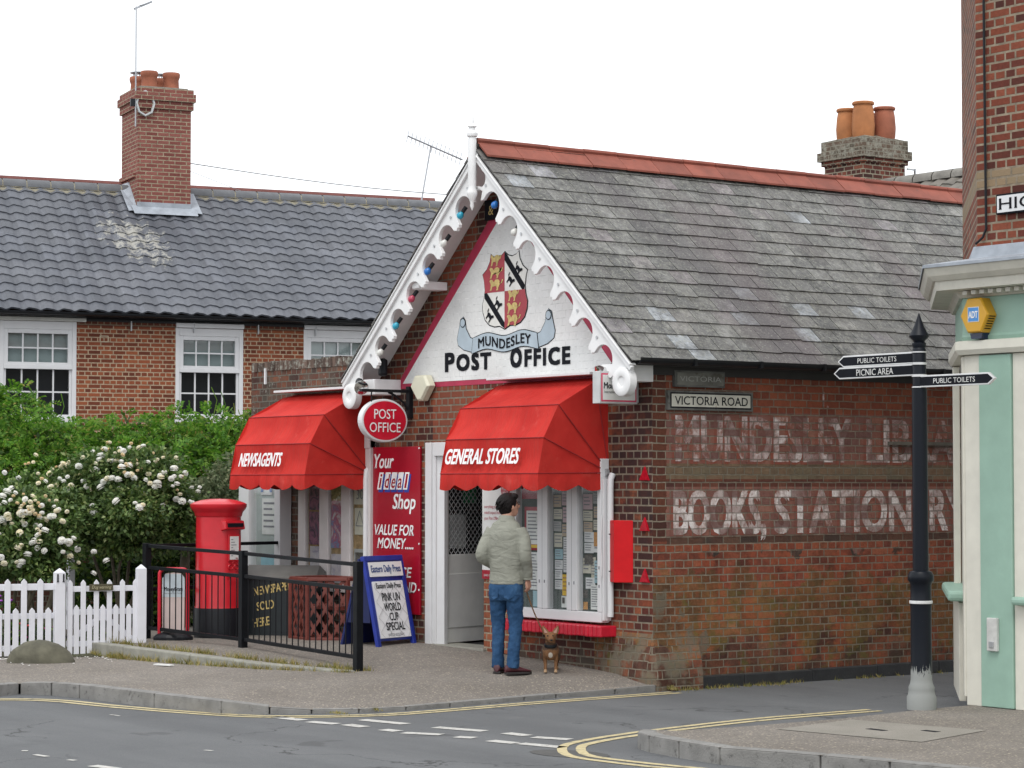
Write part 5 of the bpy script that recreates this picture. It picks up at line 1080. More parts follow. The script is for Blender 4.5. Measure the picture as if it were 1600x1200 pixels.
# ---------------------------------------------------------------- house behind the post office roof with dark chimney
BH=thing('rear_house','house behind the slate roof with lichened brick chimney and brown pantiles','house',(-11.0,13.7,0))
DK=brick('dark_chimney_brick',[(0,(.05,.025,.022)),(.5,(.13,.04,.03)),(.8,(.2,.06,.04)),(1,(.26,.1,.06))],(.3,.27,.2),wob=.01,ms=.01)
def w_l(k,o,c,mc,fac): l=k.ramp(k.noise(9,8,o,.8),[(.46,0.0),(.58,.85)]); return k.mix(l,k.mix(.5,c,(.12,.11,.08)),(.3,.29,.24)),k.mix(l,mc,(.25,.24,.2))
DKL=brick('lichened_brick',[(0,(.05,.03,.025)),(1,(.16,.07,.05))],(.25,.23,.18),weather=w_l,wob=.012)
c=MB().box(-.93,0,0,.98,5.5,7.24).build('chimney',DK,BH); MB().box(-.97,.04,-.04,1.02,7.241,7.32).build('corbel',DK,c); MB().box(-1.02,.09,-.09,1.07,7.321,7.47).box(-.97,.04,-.04,1.02,7.471,7.66).build('chimney_head',DKL,c); MB().add([(-.95,-.02,7.66),(.02,-.02,7.66),(.02,1.0,7.66),(-.95,1.0,7.66),(-.7,.25,7.74),(-.2,.25,7.74),(-.2,.75,7.74),(-.7,.75,7.74)],[(0,1,5,4),(1,2,6,5),(2,3,7,6),(3,0,4,7),(4,5,6,7)]).build('flaunching',DKL,c)
OPOT=mat('orange_pot',(.38,.15,.055),.8,var=.2,scale=4); 
for x,y,h,mm in ((-.28,.28,.62,OPOT),(-.68,.3,.55,OPOT),(-.22,.72,.56,TERRA),(-.65,.75,.5,TERRA)):
    MB().lathe([(.17,0),(.185,.05),(.195,h*.35),(.18,h*.7),(.16,h-.06),(.185,h-.05),(.19,h-.02),(.175,h),(.14,h),(.13,h-.1)],(x,y,7.68),18,cap=False).build('chimney_pot',mm,c,smooth=True)
m=MB(); m.bar((.05,.98,6.9),(.05,1.18,6.9),.025).bar((.05,.98,7.18),(.05,1.18,7.18),.025).bar((.05,1.17,6.75),(.05,1.17,7.2),.03); m.build('chimney_bracket',GREYMETAL,c)
m=MB(); pantile(m,-.2,9,-2.6,5.05,.5,6.86,10); m.build('roof',mat('pantile_brown',(.16,.145,.125),.8,var=.3,scale=3,dirt=((.08,.08,.05),.55)),BH,smooth=True)
m=MB(); x=-.1
while x<8: R=[[(q,.5+.13*math.cos(a),6.86+.13*math.sin(a)) for a in np.linspace(-.2,math.pi+.2,9)] for q in (x+.01,x+.42)]; m.rings(R,False,False); x+=.43
m.build('ridge_tiles',mat('ridge_stone',(.2,.19,.17),.8,var=.25,dirt=((.4,.36,.28),.62)),BH,smooth=True)
MB().box(-.2,8.5,-2.3,3,0,4.85).build('wall',DK,BH)
# ---------------------------------------------------------------- corner shop on the right
RBH=thing('corner_shop','red brick corner building with pale green and cream shopfront','shop',(3.68,.38,0))
A_=math.sqrt(.5); CHL=2.0; fpth=[(-A_*CHL,6),( -A_*CHL,A_*CHL),(0,0),(9,0)]
RBB=brick('corner_brick',[(0,(.08,.026,.02)),(.25,(.16,.042,.028)),(.6,(.22,.058,.032)),(1,(.27,.08,.045))],(.27,.22,.16),squash=.5,sq=2,ms=.011,var=.18,
  weather=lambda k,o,c,mc,fac:(lambda z,f:(k.mix(f,c,(.27,.21,.13)),mc))(k.sep(o)[2],k.math('MULTIPLY',k.math('MULTIPLY',k.math('GREATER_THAN',k.sep(o)[2],4.35),k.math('LESS_THAN',k.sep(o)[2],4.50)),.85)))
m=MB(); up=[(-A_*2.9+.06,6),(-A_*2.9+.06,A_*2.9+.06),(.06,.09),(9,.09)]
for a,b in zip(up,up[1:]): m.add([(a[0],a[1],3.6),(b[0],b[1],3.6),(b[0],b[1],7.2),(a[0],a[1],7.2)],[(0,1,2,3)])
m.build('upper_wall',RBB,RBH)
MB().sweep([(p[0],p[1]) for p in up],[(0,7.0),(.25,7.0),(.25,7.12),(0,7.12)]).build('eaves_gutter',GUTTER,RBH); 
CREAM=mat('shop_cream',(.66,.64,.56),.5,var=.06,bump=.12,bscale=9,dirt=((.48,.45,.37),.67)); GREEN=mat('shop_green',(.28,.43,.35),.5,var=.06,dirt=((.22,.33,.27),.66)); STONEW=mat('cornice_cream',(.56,.54,.47),.55,var=.1,dirt=((.4,.38,.3),.6))
MB().sweep(fpth,[(-.05,0),(-.02,0),(-.02,3.0),(-.05,3.0)]).build('shop_wall',CREAM,RBH)
MB().sweep(fpth,[(0,3.06),(.02,3.06),(.03,3.09),(.02,3.11),(.02,3.42),(0,3.42)]).build('fascia',GREEN,RBH)
MB().sweep(fpth,[(-.05,2.94),(.06,2.94),(.085,2.98),(.085,3.05),(.05,3.058),(-.05,3.058)]).build('fascia_moulding',CREAM,RBH)
MB().sweep(fpth,[(-.05,3.421),(.05,3.421),(.07,3.45),(.09,3.47),(.24,3.48),(.25,3.555),(.27,3.56),(.31,3.60),(.34,3.665),(.34,3.675),(-.05,3.72)]).build('cornice',STONEW,RBH)
dn=MB()
for i in range(60): x=.12+i*.095; dn.box(x,x+.05,-.16,-.09,3.435,3.468)
dn.build('dentil_band',STONEW,RBH); 
MB().sweep(fpth,[(-.09,3.725),(.345,3.68),(.355,3.665),(.355,3.695),(-.05,3.76),(-.075,3.86),(-.09,3.86)]).build('lead_capping',LEAD,RBH,bevel=.004)
m=MB(); m.box(.0,.175,-.015,.02,0,2.935).box(.535,3,-.015,.02,0,2.935); m.build('cream_pilaster',CREAM,RBH,bevel=.006)
MB().box(.18,.53,-.035,.018,.005,2.93).build('green_pilaster',GREEN,RBH,bevel=.006)
m=MB(); ch_d=Vector((-A_,A_,0)); ch_n=Vector((-A_,-A_,0))
m.obox(ch_d*.12+ch_n*.01+Vector((0,0,1.5)),ch_d*.12,ch_n*.02,Vector((0,0,1.43))); m.obox(ch_d*1.15+ch_n*.03+Vector((0,0,.42)),ch_d*.8,ch_n*.03,Vector((0,0,.42))); m.obox(ch_d*1.92+ch_n*.02+Vector((0,0,1.5)),ch_d*.1,ch_n*.03,Vector((0,0,1.43))); m.build('splay_pilaster',CREAM,RBH,bevel=.006)
m=MB(); m.obox(ch_d*1.15+ch_n*.06+Vector((0,0,.90)),ch_d*.95,ch_n*.10,Vector((0,0,.045))); m.build('splay_sill',GREEN,RBH,bevel=.03)
m=MB(); m.box(.56,3,-.10,-.016,.86,.93); m.build('front_sill',GREEN,RBH,bevel=.025)
cb=MB(); cb.tube([(.17,.07,7.0),(.175,.07,5),(.18,.07,4.0),(.15,.06,3.93),(.08,.05,3.88)],.011,6); cb.build('wall_cable',BLACK,RBH)
HS=tag(MB().box(3.99,5.46,.43,.455,4.105,4.275).build('street_sign',INK,None,bevel=.004),'white nameplate beginning HIGH on the right hand brick wall','sign'); MB().box(4.005,5.445,.4265,.4295,4.12,4.26).build('face',mat('sign_enamel',(.66,.67,.68),.35,var=.04),HS); text('HIGH STREET',(4.025,.425,4.145),GU,GV,INK,HS,w=1.38,h=.095,align='l',serif=.02,bold=.012,off=0)
# alarm box
YB=thing('alarm_box','yellow hexagonal alarm box on the pale green fascia','alarm box',(3.90,.36,3.26))
YM=mat('alarm_yellow',(.62,.33,.02),.4,var=.04)
P_=[(-.075,.145),(.075,.145),(.155,.0),(.075,-.145),(-.075,-.145),(-.155,.0)]
MB().rings([[(a,y,b) for a,b in P_] for y in (0,-.10)]+[[(a*.93,-.115,b*.93) for a,b in P_]]).build('case',YM,YB,bevel=.004)
MB().rings([[(-.07,y,-.148),(.07,y,-.148),(.055,y,-.195),(-.055,y,-.195)] for y in (0,-.085)]).build('lamp_lens',mat('lens_navy',(.01,.02,.06),.2),YB)
MB().box(-.062,.062,-.118,-.1155,-.055,.07).build('logo_border',PAPER,YB); MB().box(-.056,.056,-.12,-.1185,-.049,.064).build('logo_panel',mat('logo_azure',(.06,.25,.6),.4),YB); text('ADT',(0,-.1205,-.022),GU,GV,PW,YB,w=.1,h=.055,bold=.05,off=.0005)
sl=MB()
for i in range(6): z=-.012-i*.02; x=.1535+z*.552-.0; sl.obox((x+.003,-.05,z),(.002,0,.004*0),(0,.035,0),(0,0,.004))
sl.build('sounder_slot',INK,YB)
MT=tag(MB().box(3.955,4.065,.31,.344,.47,.745).build('meter_box',mat('meter_white',(.55,.55,.53),.5,var=.12,scale=20,dirt=((.2,.19,.18),.62)),None,bevel=.006),'small white scuffed meter box low on the green pilaster','box')
MB().box(3.985,4.035,.30,.311,.50,.55).build('latch',GREYMETAL,MT,bevel=.003)
# ---------------------------------------------------------------- finger post
FP=thing('fingerpost','black cast iron fingerpost on the corner pavement, paint gone from its grey base','signpost',(3.715,-.21,0))
def fp_mat():
    m,nt,b=new_mat('post_black_peeling'); k=NT(nt); o=k.obj(); z=k.sep(o)[2]; n=k.noise(1,5,k.scaled(o,(55,55,6)),.7)
    f=k.math('LESS_THAN',k.math('ADD',z,k.math('MULTIPLY',n,-.30)),.17); sp=k.ramp(k.noise(30,3,o),[(.74,0.0),(.78,.8)]); f=k.math('MAXIMUM',f,sp)
    k.l(k.mix(f,(.006,.008,.013),(.26,.27,.26)),b.inputs['Base Color']); k.l(k.mix(f,(.35,.35,.35),(.7,.7,.7)),b.inputs['Roughness']); b.inputs['Specular IOR Level'].default_value=.2; return m
FPM=fp_mat()
MB().lathe([(.122,0),(.122,.10),(.112,.12),(.106,.16),(.108,.18),(.094,.21),(.088,.25),(.086,.80),(.09,.86),(.092,.89),(.086,.91),(.086,1.02),(.092,1.04),(.108,1.06),(.108,1.10),(.092,1.13),(.066,1.14),(.063,2.64)],n=28).build('post',FPM,FP,smooth=True)
MB().lathe([(.088,.865),(.096,.87),(.096,.89),(.088,.895)],n=28).build('white_ring',mat('ring_white',(.6,.6,.6),.4),FP)
MB().lathe([(.056,2.64),(.056,2.97),(.05,2.98),(.058,3.0),(.058,3.02),(.044,3.03),(.05,3.04),(.08,3.07),(.083,3.083),(.062,3.12),(.038,3.17),(.02,3.22),(.003,3.27)],n=24).build('finial',mat('iron_black',(.007,.009,.014),.4,bump=.1,spec=.2),FP,smooth=True)
SIL=mat('sign_silver',(.62,.62,.62),.3,.3)
for s,z,L,wd,lh in ((-1,2.90,.93,'PUBLIC TOILETS',.042),(-1,2.80,.98,'PICNIC AREA',.055),(1,2.70,.86,'PUBLIC TOILETS',.042)):
    P_=[(0,-.05),(s*(L-.07),-.05),(s*L,0),(s*(L-.07),.05),(0,.05)]
    F=MB().prism(P_,(0,-.035,z),(1,0,0),(0,0,1),(0,1,0),.03).build('finger_arm',SIL,FP,bevel=.004)
    MB().poly([(s*.01,-.037),(s*(L-.075),-.037),(s*(L-.02),0),(s*(L-.075),.037),(s*.01,.037)],(0,-.0365,z),(1,0,0),(0,0,1)).build('black_face',INK,F)
    text(wd,(s*(L*.49),-.038,z-lh/2),(1,0,0),(0,0,1),mat('letter_silver',(.62,.62,.6),.5),F,w=.46 if 'PUB' in wd else .44,h=lh,serif=.03,bold=.0 if 'PUB' in wd else .012,off=.0005)
    MB().lathe([(.057,z-.05),(.063,z-.05),(.063,z-.04),(.057,z-.04)],n=24).build('collar',SIL,F); MB().lathe([(.057,z+.04),(.063,z+.04),(.063,z+.05),(.057,z+.05)],n=24).build('collar',SIL,F)
MB().box(-.105,-.09,-.03,.03,1.55,1.95).build('blue_strip',mat('strip_blue',(.02,.15,.5),.4),FP) if False else None
fl=MB().lathe([(.001,.012),(.03,.01),(.035,0)],(-.062,.02,2.57),12,'x').build('pale_badge',mat('badge',(.6,.58,.42),.5),FP)
# ---------------------------------------------------------------- planting
CF=Vector((-.806,.592,0)).normalized(); CRt=Vector((.592,.806,0)); CAMP=Vector((17.74,-14.70,1.86))
def at(px,py,Z): return CAMP+CRt*((px-800)/3752*Z)+CF*Z+Vector((0,0,(755-py)/3752*Z))
def leafmat(name,stops,trans=.35,rough=.5):
    m,nt,b=new_mat(name); k=NT(nt); c=k.ramp(k.island(),stops); o=k.obj(); c=k.mix(0.0 if 'petal' in name or 'bud' in name else .6,c,k.ramp(k.noise(2.2,3,o),[(.35,.6),(.65,1.25)]),'MULTIPLY')
    k.l(c,b.inputs['Base Color']); b.inputs['Roughness'].default_value=rough; b.inputs['Specular IOR Level'].default_value=.3
    t=k.n('ShaderNodeBsdfTranslucent'); k.l(c,t.inputs[0]); ms=k.n('ShaderNodeMixShader'); ms.inputs[0].default_value=trans
    k.l(b.outputs[0],ms.inputs[1]); k.l(t.outputs[0],ms.inputs[2]); k.l(ms.outputs[0],nt.nodes['Material Output'].inputs[0]); return m
WIS=leafmat('wisteria_leaf',[(0,(.05,.14,.015)),(.35,(.085,.22,.02)),(.7,(.14,.31,.028)),(.92,(.22,.37,.05)),(1,(.34,.31,.08))],.45)
ROSEL=leafmat('rose_leaf',[(0,(.055,.105,.03)),(.5,(.11,.18,.055)),(.85,(.18,.26,.08)),(1,(.27,.31,.12))],.25,.4)
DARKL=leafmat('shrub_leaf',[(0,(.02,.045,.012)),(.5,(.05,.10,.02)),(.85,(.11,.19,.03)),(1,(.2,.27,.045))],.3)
GREYL=leafmat('grey_green_leaf',[(0,(.09,.13,.06)),(.6,(.15,.19,.10)),(1,(.24,.25,.14))],.25)
def leaves(name,clumps,n,L,W,m,parent,droop=.5,comp=0,shell=.55):
    """clumps: (centre, (rx,ry,rz)); leaf = folded kite, or compound spray of leaflets"""
    vol=np.array([c[1][0]*c[1][2] for c in clumps]); pick=rng.choice(len(clumps),n,p=vol/vol.sum())
    C_=np.array([c[0] for c in clumps])[pick]; Rr=np.array([c[1] for c in clumps])[pick]
    d=rng.normal(size=(n,3)); d/=np.linalg.norm(d,axis=1)[:,None]; r=(shell+(1-shell)*rng.random(n))**.8
    r*=1+.22*np.sin(d[:,0]*7+pick)*np.cos(d[:,2]*6+pick*2)
    P=C_+d*Rr*r[:,None]
    a=d*.8+rng.normal(size=(n,3))*.55; a[:,2]-=droop*rng.random(n); a/=np.linalg.norm(a,axis=1)[:,None]
    u=rng.normal(size=(n,3)); u[:,2]+=1.2; s=np.cross(a,u); s/=np.linalg.norm(s,axis=1)[:,None]; nn=np.cross(s,a)
    V=[];
    def kite(P,a,s,nn,l,w):
        return np.stack([P,P+a*l[:,None]*.45+s*w[:,None]+nn*w[:,None]*.35,P+a*l[:,None]-nn*l[:,None]*.12,P+a*l[:,None]*.45-s*w[:,None]+nn*w[:,None]*.35],1)
    if comp:
        out=[]
        for k_ in range(comp):
            t=(k_//2+1)/(comp/2+1); sd=1 if k_%2 else -1
            l=L*.30*(.8+.4*rng.random(n)); w=W*.5*(.8+.4*rng.random(n)); base=P+a*(L*t)-np.array([0,0,1])*(.35*L*t*t)
            aa=a*.45+s*sd*.9-np.array([0,0,.25]); aa/=np.linalg.norm(aa,axis=1)[:,None]; ss=np.cross(aa,nn); ss/=np.linalg.norm(ss,axis=1)[:,None]
            out.append(kite(base,aa,ss,nn,l,w))
        K=np.concatenate(out)
    else:
        l=L*(.6+.7*rng.random(n)); w=W*(.6+.7*rng.random(n)); K=kite(P,a,s,nn,l,w)
    N=len(K); me=bpy.data.meshes.new(name); v=K.reshape(-1,3); f=(np.arange(N)*4)[:,None]+np.array([[0,1,2,3]])
    me.vertices.add(len(v)); me.vertices.foreach_set('co',v.ravel()); me.loops.add(N*4); me.loops.foreach_set('vertex_index',f.ravel()); me.polygons.add(N); me.polygons.foreach_set('loop_start',np.arange(N)*4); me.polygons.foreach_set('loop_total',np.full(N,4)); me.update(); me.validate()
    me.materials.append(m); o=bpy.data.objects.new(name,me); COL.objects.link(o)
    if parent: o.parent=parent; o.matrix_parent_inverse=Matrix.Translation(-parent.location)
    return o
BARK=mat('bark',(.10,.085,.06),.9,var=.3,bump=.6,bscale=30)
def stems(parent,base,tips,r=.02):
    m=MB(); b=Vector(base)-parent.location
    for t in tips:
        t=Vector(t)-parent.location; mid_=b.lerp(t,.5)+Vector((random.uniform(-.12,.12),random.uniform(-.12,.12),.05)); m.tube([b+Vector((random.uniform(-.05,.05),0,0)),mid_,t],[r,r*.7,r*.3],6)
    return m.build('stems',BARK,parent,smooth=True)
# wisteria hedge along the garden wall
base=at(180,1040,33); base.z=0
WH=thing('wisteria_hedge','bright green wisteria hedge spreading over the garden wall below the cottage windows','hedge',base)
cl=[]
for px,py,Z,rx,rz in ((-40,665,32,.75,.6),(15,650,32.2,.55,.42),(70,705,31.6,.6,.5),(20,730,31.2,.6,.42),(120,700,32.3,.5,.34),(160,715,31.8,.55,.42),(110,735,31.3,.5,.32),(210,680,32.5,.5,.32),(250,705,31.9,.55,.4),(290,680,32.5,.55,.36),(300,735,31.4,.5,.36),(345,705,32,.5,.45),(350,670,32.6,.4,.28),(390,690,32.2,.4,.4),(385,740,31.6,.35,.4),(430,720,32.6,.45,.5),(200,740,31.4,.5,.34),(-60,750,31.3,.5,.5)): cl.append((tuple(at(px,py,Z)),(rx,.55,rz)))
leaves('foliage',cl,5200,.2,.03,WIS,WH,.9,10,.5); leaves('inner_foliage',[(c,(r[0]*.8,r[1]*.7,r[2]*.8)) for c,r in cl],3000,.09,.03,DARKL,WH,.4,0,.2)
stems(WH,at(60,1000,32),[at(20,740,32),at(90,720,32),at(160,720,32)],.05); 
tw=MB()
for px,py in ((80,640),(95,615),(330,605),(345,612),(365,630),(372,640)):
    a=at(px+random.uniform(-12,12),py+55,31.6)-base; b=at(px,py,31.5)-base; tw.tube([a,a.lerp(b,.5)+Vector((.05,.05,.06)),b],.006,4)
tw.build('tendrils',WIS,WH)
GW=thing('garden_wall','old dark brick garden wall almost hidden behind the roses and hedge','wall',at(150,1040,33.4)); GW.location.z=0; GW.rotation_euler=(0,0,math.atan2(.806,.592))
m=MB(); m.box(-4.2,2.6,0,.25,-.2,1.75); m.build('wall_face',brick('garden_brick',[(0,(.06,.03,.025)),(1,(.2,.07,.045))],(.15,.13,.1)),GW); MB().box(-4.2,2.6,-.04,.29,1.751,1.83).build('coping',CONC,GW)
# garden soil
gs_=[(-5.62,-2.9,.004),(-6.1,-3.6,.004),(-6.6,-5.9,.004),(-12,-6.5,.03),(-15,2,.05),(-8.3,1.5,.05),(-8.3,-2.5,.1),(-6.3,-2.5,.1)]
sheet('garden_ground',gs_,asphalt('garden_soil',(.05,.045,.03),(.07,.075,.035),None,mottle=2,fine=60))
# roses
def bloom_mesh(name,r,m):
    mb=MB(); rr=random.Random(hash(name)%1000)
    for ring,(n,el,k) in enumerate(((6,-.5,1),(6,.05,1),(6,.5,.95),(5,.9,.8),(3,1.3,.5))):
        for i in range(n):
            a=2*math.pi*(i+.5*ring)/n+rr.uniform(-.2,.2); d=Vector((math.cos(a)*math.cos(el),math.sin(a)*math.cos(el),math.sin(el))); t=Vector((-math.sin(a),math.cos(a),0)); u=d.cross(t)
            c=d*r*k*.55; w=r*.62; mb.add([c-t*w*.5-d*r*.25,c-t*w+d*r*.3*k-u*0,c+d*r*.42*k+u*r*.25,c+t*w+d*r*.3*k,c+t*w*.5-d*r*.25],[(0,1,2,3,4)])
    return mb.build(name,m,None)
PETAL=leafmat('petal_white',[(0,(.93,.92,.87)),(1,(.96,.96,.94))],.45,.7); PETALC=leafmat('petal_cream',[(0,(.92,.86,.66)),(1,(.95,.92,.8))],.4,.7); BUD=leafmat('bud_peach',[(0,(.8,.6,.36)),(1,(.88,.78,.54))],.35,.7)
def rose(name,label,clumps,n,blooms,buds,basepx):
    b=at(*basepx); b.z=0.02; T=thing(name,label,'bush',b)
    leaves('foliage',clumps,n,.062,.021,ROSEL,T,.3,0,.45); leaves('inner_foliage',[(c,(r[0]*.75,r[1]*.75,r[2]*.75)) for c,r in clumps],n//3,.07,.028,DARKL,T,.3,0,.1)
    stems(T,b,[c for c,r in clumps[:5]],.025)
    protos=[bloom_mesh('bloom',r,mm) for r,mm in ((.050,PETAL),(.040,PETAL),(.044,PETALC))]; pb=[bloom_mesh('bud',.028,BUD),bloom_mesh('bud',.033,PETALC)]
    blooms=list(blooms); buds=list(buds)
    for q_ in range(48): px_,py_=random.choice(blooms[:40]); blooms.append((px_+random.gauss(0,26),py_+random.gauss(0,16)))
    for q_ in range(22): px_,py_=random.choice(buds); buds.append((px_+random.gauss(0,12),py_+random.gauss(0,8)))
    used=set()
    for lst,pr in ((blooms,protos),(buds,pb)):
        for i,(px,py) in enumerate(lst):
            best=None   # sit on the camera-facing skin of the nearest clump
            for c,r in clumps:
                c=Vector(c); q=c-CAMP; Z=q.dot(CF); x=800+3752*q.dot(CRt)/Z; y=755-3752*q.z/Z; e=((px-x)/(r[0]*3752/Z))**2+((py-y)/(r[2]*3752/Z))**2
                if best is None or e<best[0]: best=(e,Z,r[1])
            e,Z,ry=best; p=at(px,py,Z-ry*math.sqrt(max(0,1-e))*1.0-.05)
            src=pr[random.choice((0,0,1,2)) if pr is protos else random.randrange(2)]
            o=src if src.name not in used and not src.parent else src.copy()
            if o is not src: COL.objects.link(o)
            used.add(src.name); o.parent=T; o.location=p-T.location; o.rotation_euler=(random.uniform(-.1,.9),random.uniform(-.5,.5),random.uniform(0,6)); s=random.uniform(.6,1.05); o.scale=(s,s,s)
    for s_ in protos+pb:
        if not s_.parent: bpy.data.objects.remove(s_)
ca=[(tuple(at(px,py,Z)),(rx,.42,rz)) for px,py,Z,rx,rz in ((110,770,28.6,.42,.3),(180,745,28.4,.5,.32),(240,760,28.5,.45,.33),(205,800,28.0,.5,.33),(285,800,28.6,.3,.26),(140,820,28.3,.4,.3),(265,835,28.6,.3,.25),(60,765,28.4,.3,.22),(200,835,28.2,.4,.3),(95,800,28.0,.4,.3),(235,725,28.7,.35,.2),(160,730,28.6,.4,.22))]
ba=[(146,706),(158,712),(130,715),(122,728),(155,718),(193,705),(217,700),(224,697),(175,720),(232,722),(243,722),(168,748),(175,747),(186,750),(200,742),(210,747),(222,770),(250,743),(257,738),(268,748),(277,756),(252,746),(273,732),(300,762),(310,768),(276,780),(285,783),(182,783),(145,790),(136,760),(140,762),(94,748),(100,752),(106,745),(82,733),(78,740),(104,765),(72,752),(212,786),(235,755),(150,800),(190,765)]
ua=[(160,703),(180,708),(187,730),(170,702),(240,708),(246,718),(255,715),(150,725),(208,720),(195,738),(108,722),(98,730),(214,725),(125,742),(285,745),(205,693),(60,740),(66,748),(200,728)]
rose('rose_bush','large rose bush covered in white blooms behind the garden gate',ca,19000,ba,ua,(190,1020,28.6))
cb_=[(tuple(at(px,py,Z)),(rx,.4,rz)) for px,py,Z,rx,rz in ((-20,820,27.6,.45,.4),(35,800,27.5,.4,.3),(30,860,27.3,.5,.32),(75,850,27.4,.35,.33),(90,815,27.6,.25,.22),(-10,870,27.2,.4,.3),(60,890,27.2,.28,.14))]
bb_=[(5,775),(12,768),(18,763),(25,770),(8,785),(-3,790),(13,805),(5,814),(15,810),(32,832),(55,845),(52,848),(60,856),(63,846),(28,878),(32,883),(72,812),(110,848),(40,780),(66,790),(3,835),(45,866),(8,880),(100,862)]
ub=[(22,775),(28,786),(45,792),(50,800),(52,775),(56,782),(35,790),(72,775),(65,830)]
rose('rose_bush','smaller white rose bush leaning over the fence at the edge of the picture',cb_,11000,bb_,ub,(20,1024,27.4))
def shrub(name,label,cl,n,L,W,m,bp,comp=0):
    b=at(*bp); b.z=.02; T=thing(name,label,'shrub',b); cc=[(tuple(at(px,py,Z)),(rx,.4,rz)) for px,py,Z,rx,rz in cl]; leaves('foliage',cc,n,L,W,m,T,.4,comp,.35); stems(T,b,[c for c,r in cc[:4]],.025)
shrub('dark_shrub','dark green shrub in the shade below the large rose bush',((150,880,29.6,.4,.3),(190,900,29.4,.45,.35),(240,880,29.6,.4,.4),(280,900,29.4,.35,.4),(220,940,29.2,.5,.35),(150,940,29.5,.4,.3),(290,960,29.3,.3,.35),(255,835,29.9,.4,.3)),9000,.075,.027,DARKL,(220,1010,29.4))
shrub('grey_shrub','grey green shrub rising behind the red pillar box',((320,790,29.8,.35,.35),(350,770,30,.3,.35),(370,800,29.8,.3,.4),(330,850,29.6,.35,.35),(365,860,29.6,.3,.35),(310,900,29.5,.25,.3),(375,740,30.2,.25,.3)),8000,.07,.02,GREYL,(345,1010,29.7))
m=MB(); m.tube([at(290,990,29.0),at(289,900,29.05),at(293,830,29.1)],[.075,.065,.05],10); tag(m.build('tree_trunk',BARK,None,smooth=True),'bare grey tree trunk between the rose bush and the pillar box','tree')
m=MB(); p0=at(112,1000,28.9); m.box(p0.x-.04,p0.x+.04,p0.y-.04,p0.y+.04,0,1.05); tag(m.build('garden_post',FENCEW,None,bevel=.006),'pale wooden post in the garden under the rose bush','post')
FL={'red':(.55,.02,.02),'magenta':(.5,.02,.25),'violet':(.3,.06,.4),'white':(.7,.7,.65)}
for px,py,c,l in ((32,970,'red','red bedding flowers behind the leftmost fence pales'),(52,985,'magenta','magenta bedding flowers behind the fence'),(64,978,'white','white bedding flowers behind the fence near the gate post'),(8,935,'violet','violet flowers in a pot behind the fence top rail'),(76,985,'magenta','magenta flowers right beside the gate post'),(150,985,'white','white flowers behind the garden gate')):
    p=at(px,py,27.0); T=thing('bedding_plant',l,'plant',(p.x,p.y,.02)); h=max(.12,p.z-.02)
    leaves('foliage',[(tuple(p-Vector((0,0,h*.45))),(.14,.12,h*.5))],260,.07,.025,DARKL,T); mb=MB()
    for i in range(9):
        q=Vector((random.uniform(-.12,.12),random.uniform(-.1,.1),h+random.uniform(-.08,.05))); n_=6; r=.022
        mb.rings([[tuple(q+Vector((math.cos(a)*r*k_,math.sin(a)*r*k_,z))) for a in np.linspace(0,2*math.pi,n_+1)[:-1]] for k_,z in ((.3,-.012),(1,0),(.5,.014))])
    mb.build('blossoms',mat('flower_'+c,FL[c],.6),T)
# grass tufts, petals, litter
def blades(pts,n,h,m,name,label):
    mb=MB()
    for i in range(n):
        p=Vector(random.choice(pts)); a=random.uniform(0,6.28); r=abs(random.gauss(0,.07)); q=p+Vector((math.cos(a)*r,math.sin(a)*r*.6,0)); hh=h*random.uniform(.4,1.2)*max(.3,1-r*4); d=Vector((random.uniform(-.6,.6),random.uniform(-.6,.6),1)).normalized(); s=Vector((math.cos(a+1),math.sin(a+1),0))*.0045
        t=q+d*hh; mb.add([q-s,q+s,t+Vector((random.uniform(-.02,.02),0,-hh*.15))],[(0,1,2)])
    return tag(mb.build(name,m,None,uv=False),label,'grass',None,'stuff')
GR=leafmat('grass_blade',[(0,(.13,.16,.03)),(.4,(.3,.25,.08)),(.75,(.45,.35,.14)),(1,(.16,.2,.04))],.3)
gp=[]
for a,b in zip(so_,so_[1:]):
    for t in np.linspace(0,1,14):
        p=Vector(a).lerp(Vector(b),t); 
        if random.random()<.75: gp.append((p.x+random.uniform(-.02,.02),p.y-.02,max(0.0,p.z-.13)))
        if random.random()<.8: gp.append((p.x,p.y+.2,p.z-.01))
gp+=[(-5.35,-2.9,.0)]*6+[(-2.5,-2.0,.03)]*3
blades(gp,3000,.115,GR,'grass','dry grass growing along the concrete strip under the railing')
gp=[(.1+random.uniform(0,.05),y,RZ) for y in np.arange(.1,1.6,.08) if random.random()<.8]+[(.09,y,RZ) for y in np.arange(1.6,6,.1) if random.random()<.4]+[(.12,.12,-.1)]*8
blades(gp,1100,.06,GR,'grass','grass tufts growing along the foot of the brick side wall')
blades([(.3-.0*t,-3.75+.02*t,-.1) for t in range(3)]+[(.22,-3.3,-.1)]*3,160,.04,GR,'grass','small grass tufts in the gutter by the dropped kerb')
mb=MB()
for i in range(230):
    t=random.random(); p=at(random.uniform(-5,215),random.choice((1032,1036,1040,1046))+random.expovariate(.18),25.4); p.z=.004; 
    q=at(0,0,1); d=(Vector((p.x,p.y,0))); x=random.uniform(-6.3,-4.9); y=-3.45+ (x+5.9)*-.3+random.gauss(0,.25)-random.random()*.3
    tpos=F0+fd*random.uniform(-1.4,1.0)+fn*random.expovariate(4.5)+fn*.04; a=random.uniform(0,6); r=random.uniform(.008,.018)
    mb.add([(tpos.x+r*math.cos(a+k_),tpos.y+r*math.sin(a+k_),.006+(.006 if k_==0 else 0)) for k_ in (0,1.6,3.1,4.7)],[(0,1,2,3)])
tag(mb.build('fallen_petals',PETAL,None),'white rose petals scattered on the pavement below the fence','petals',None,'stuff')
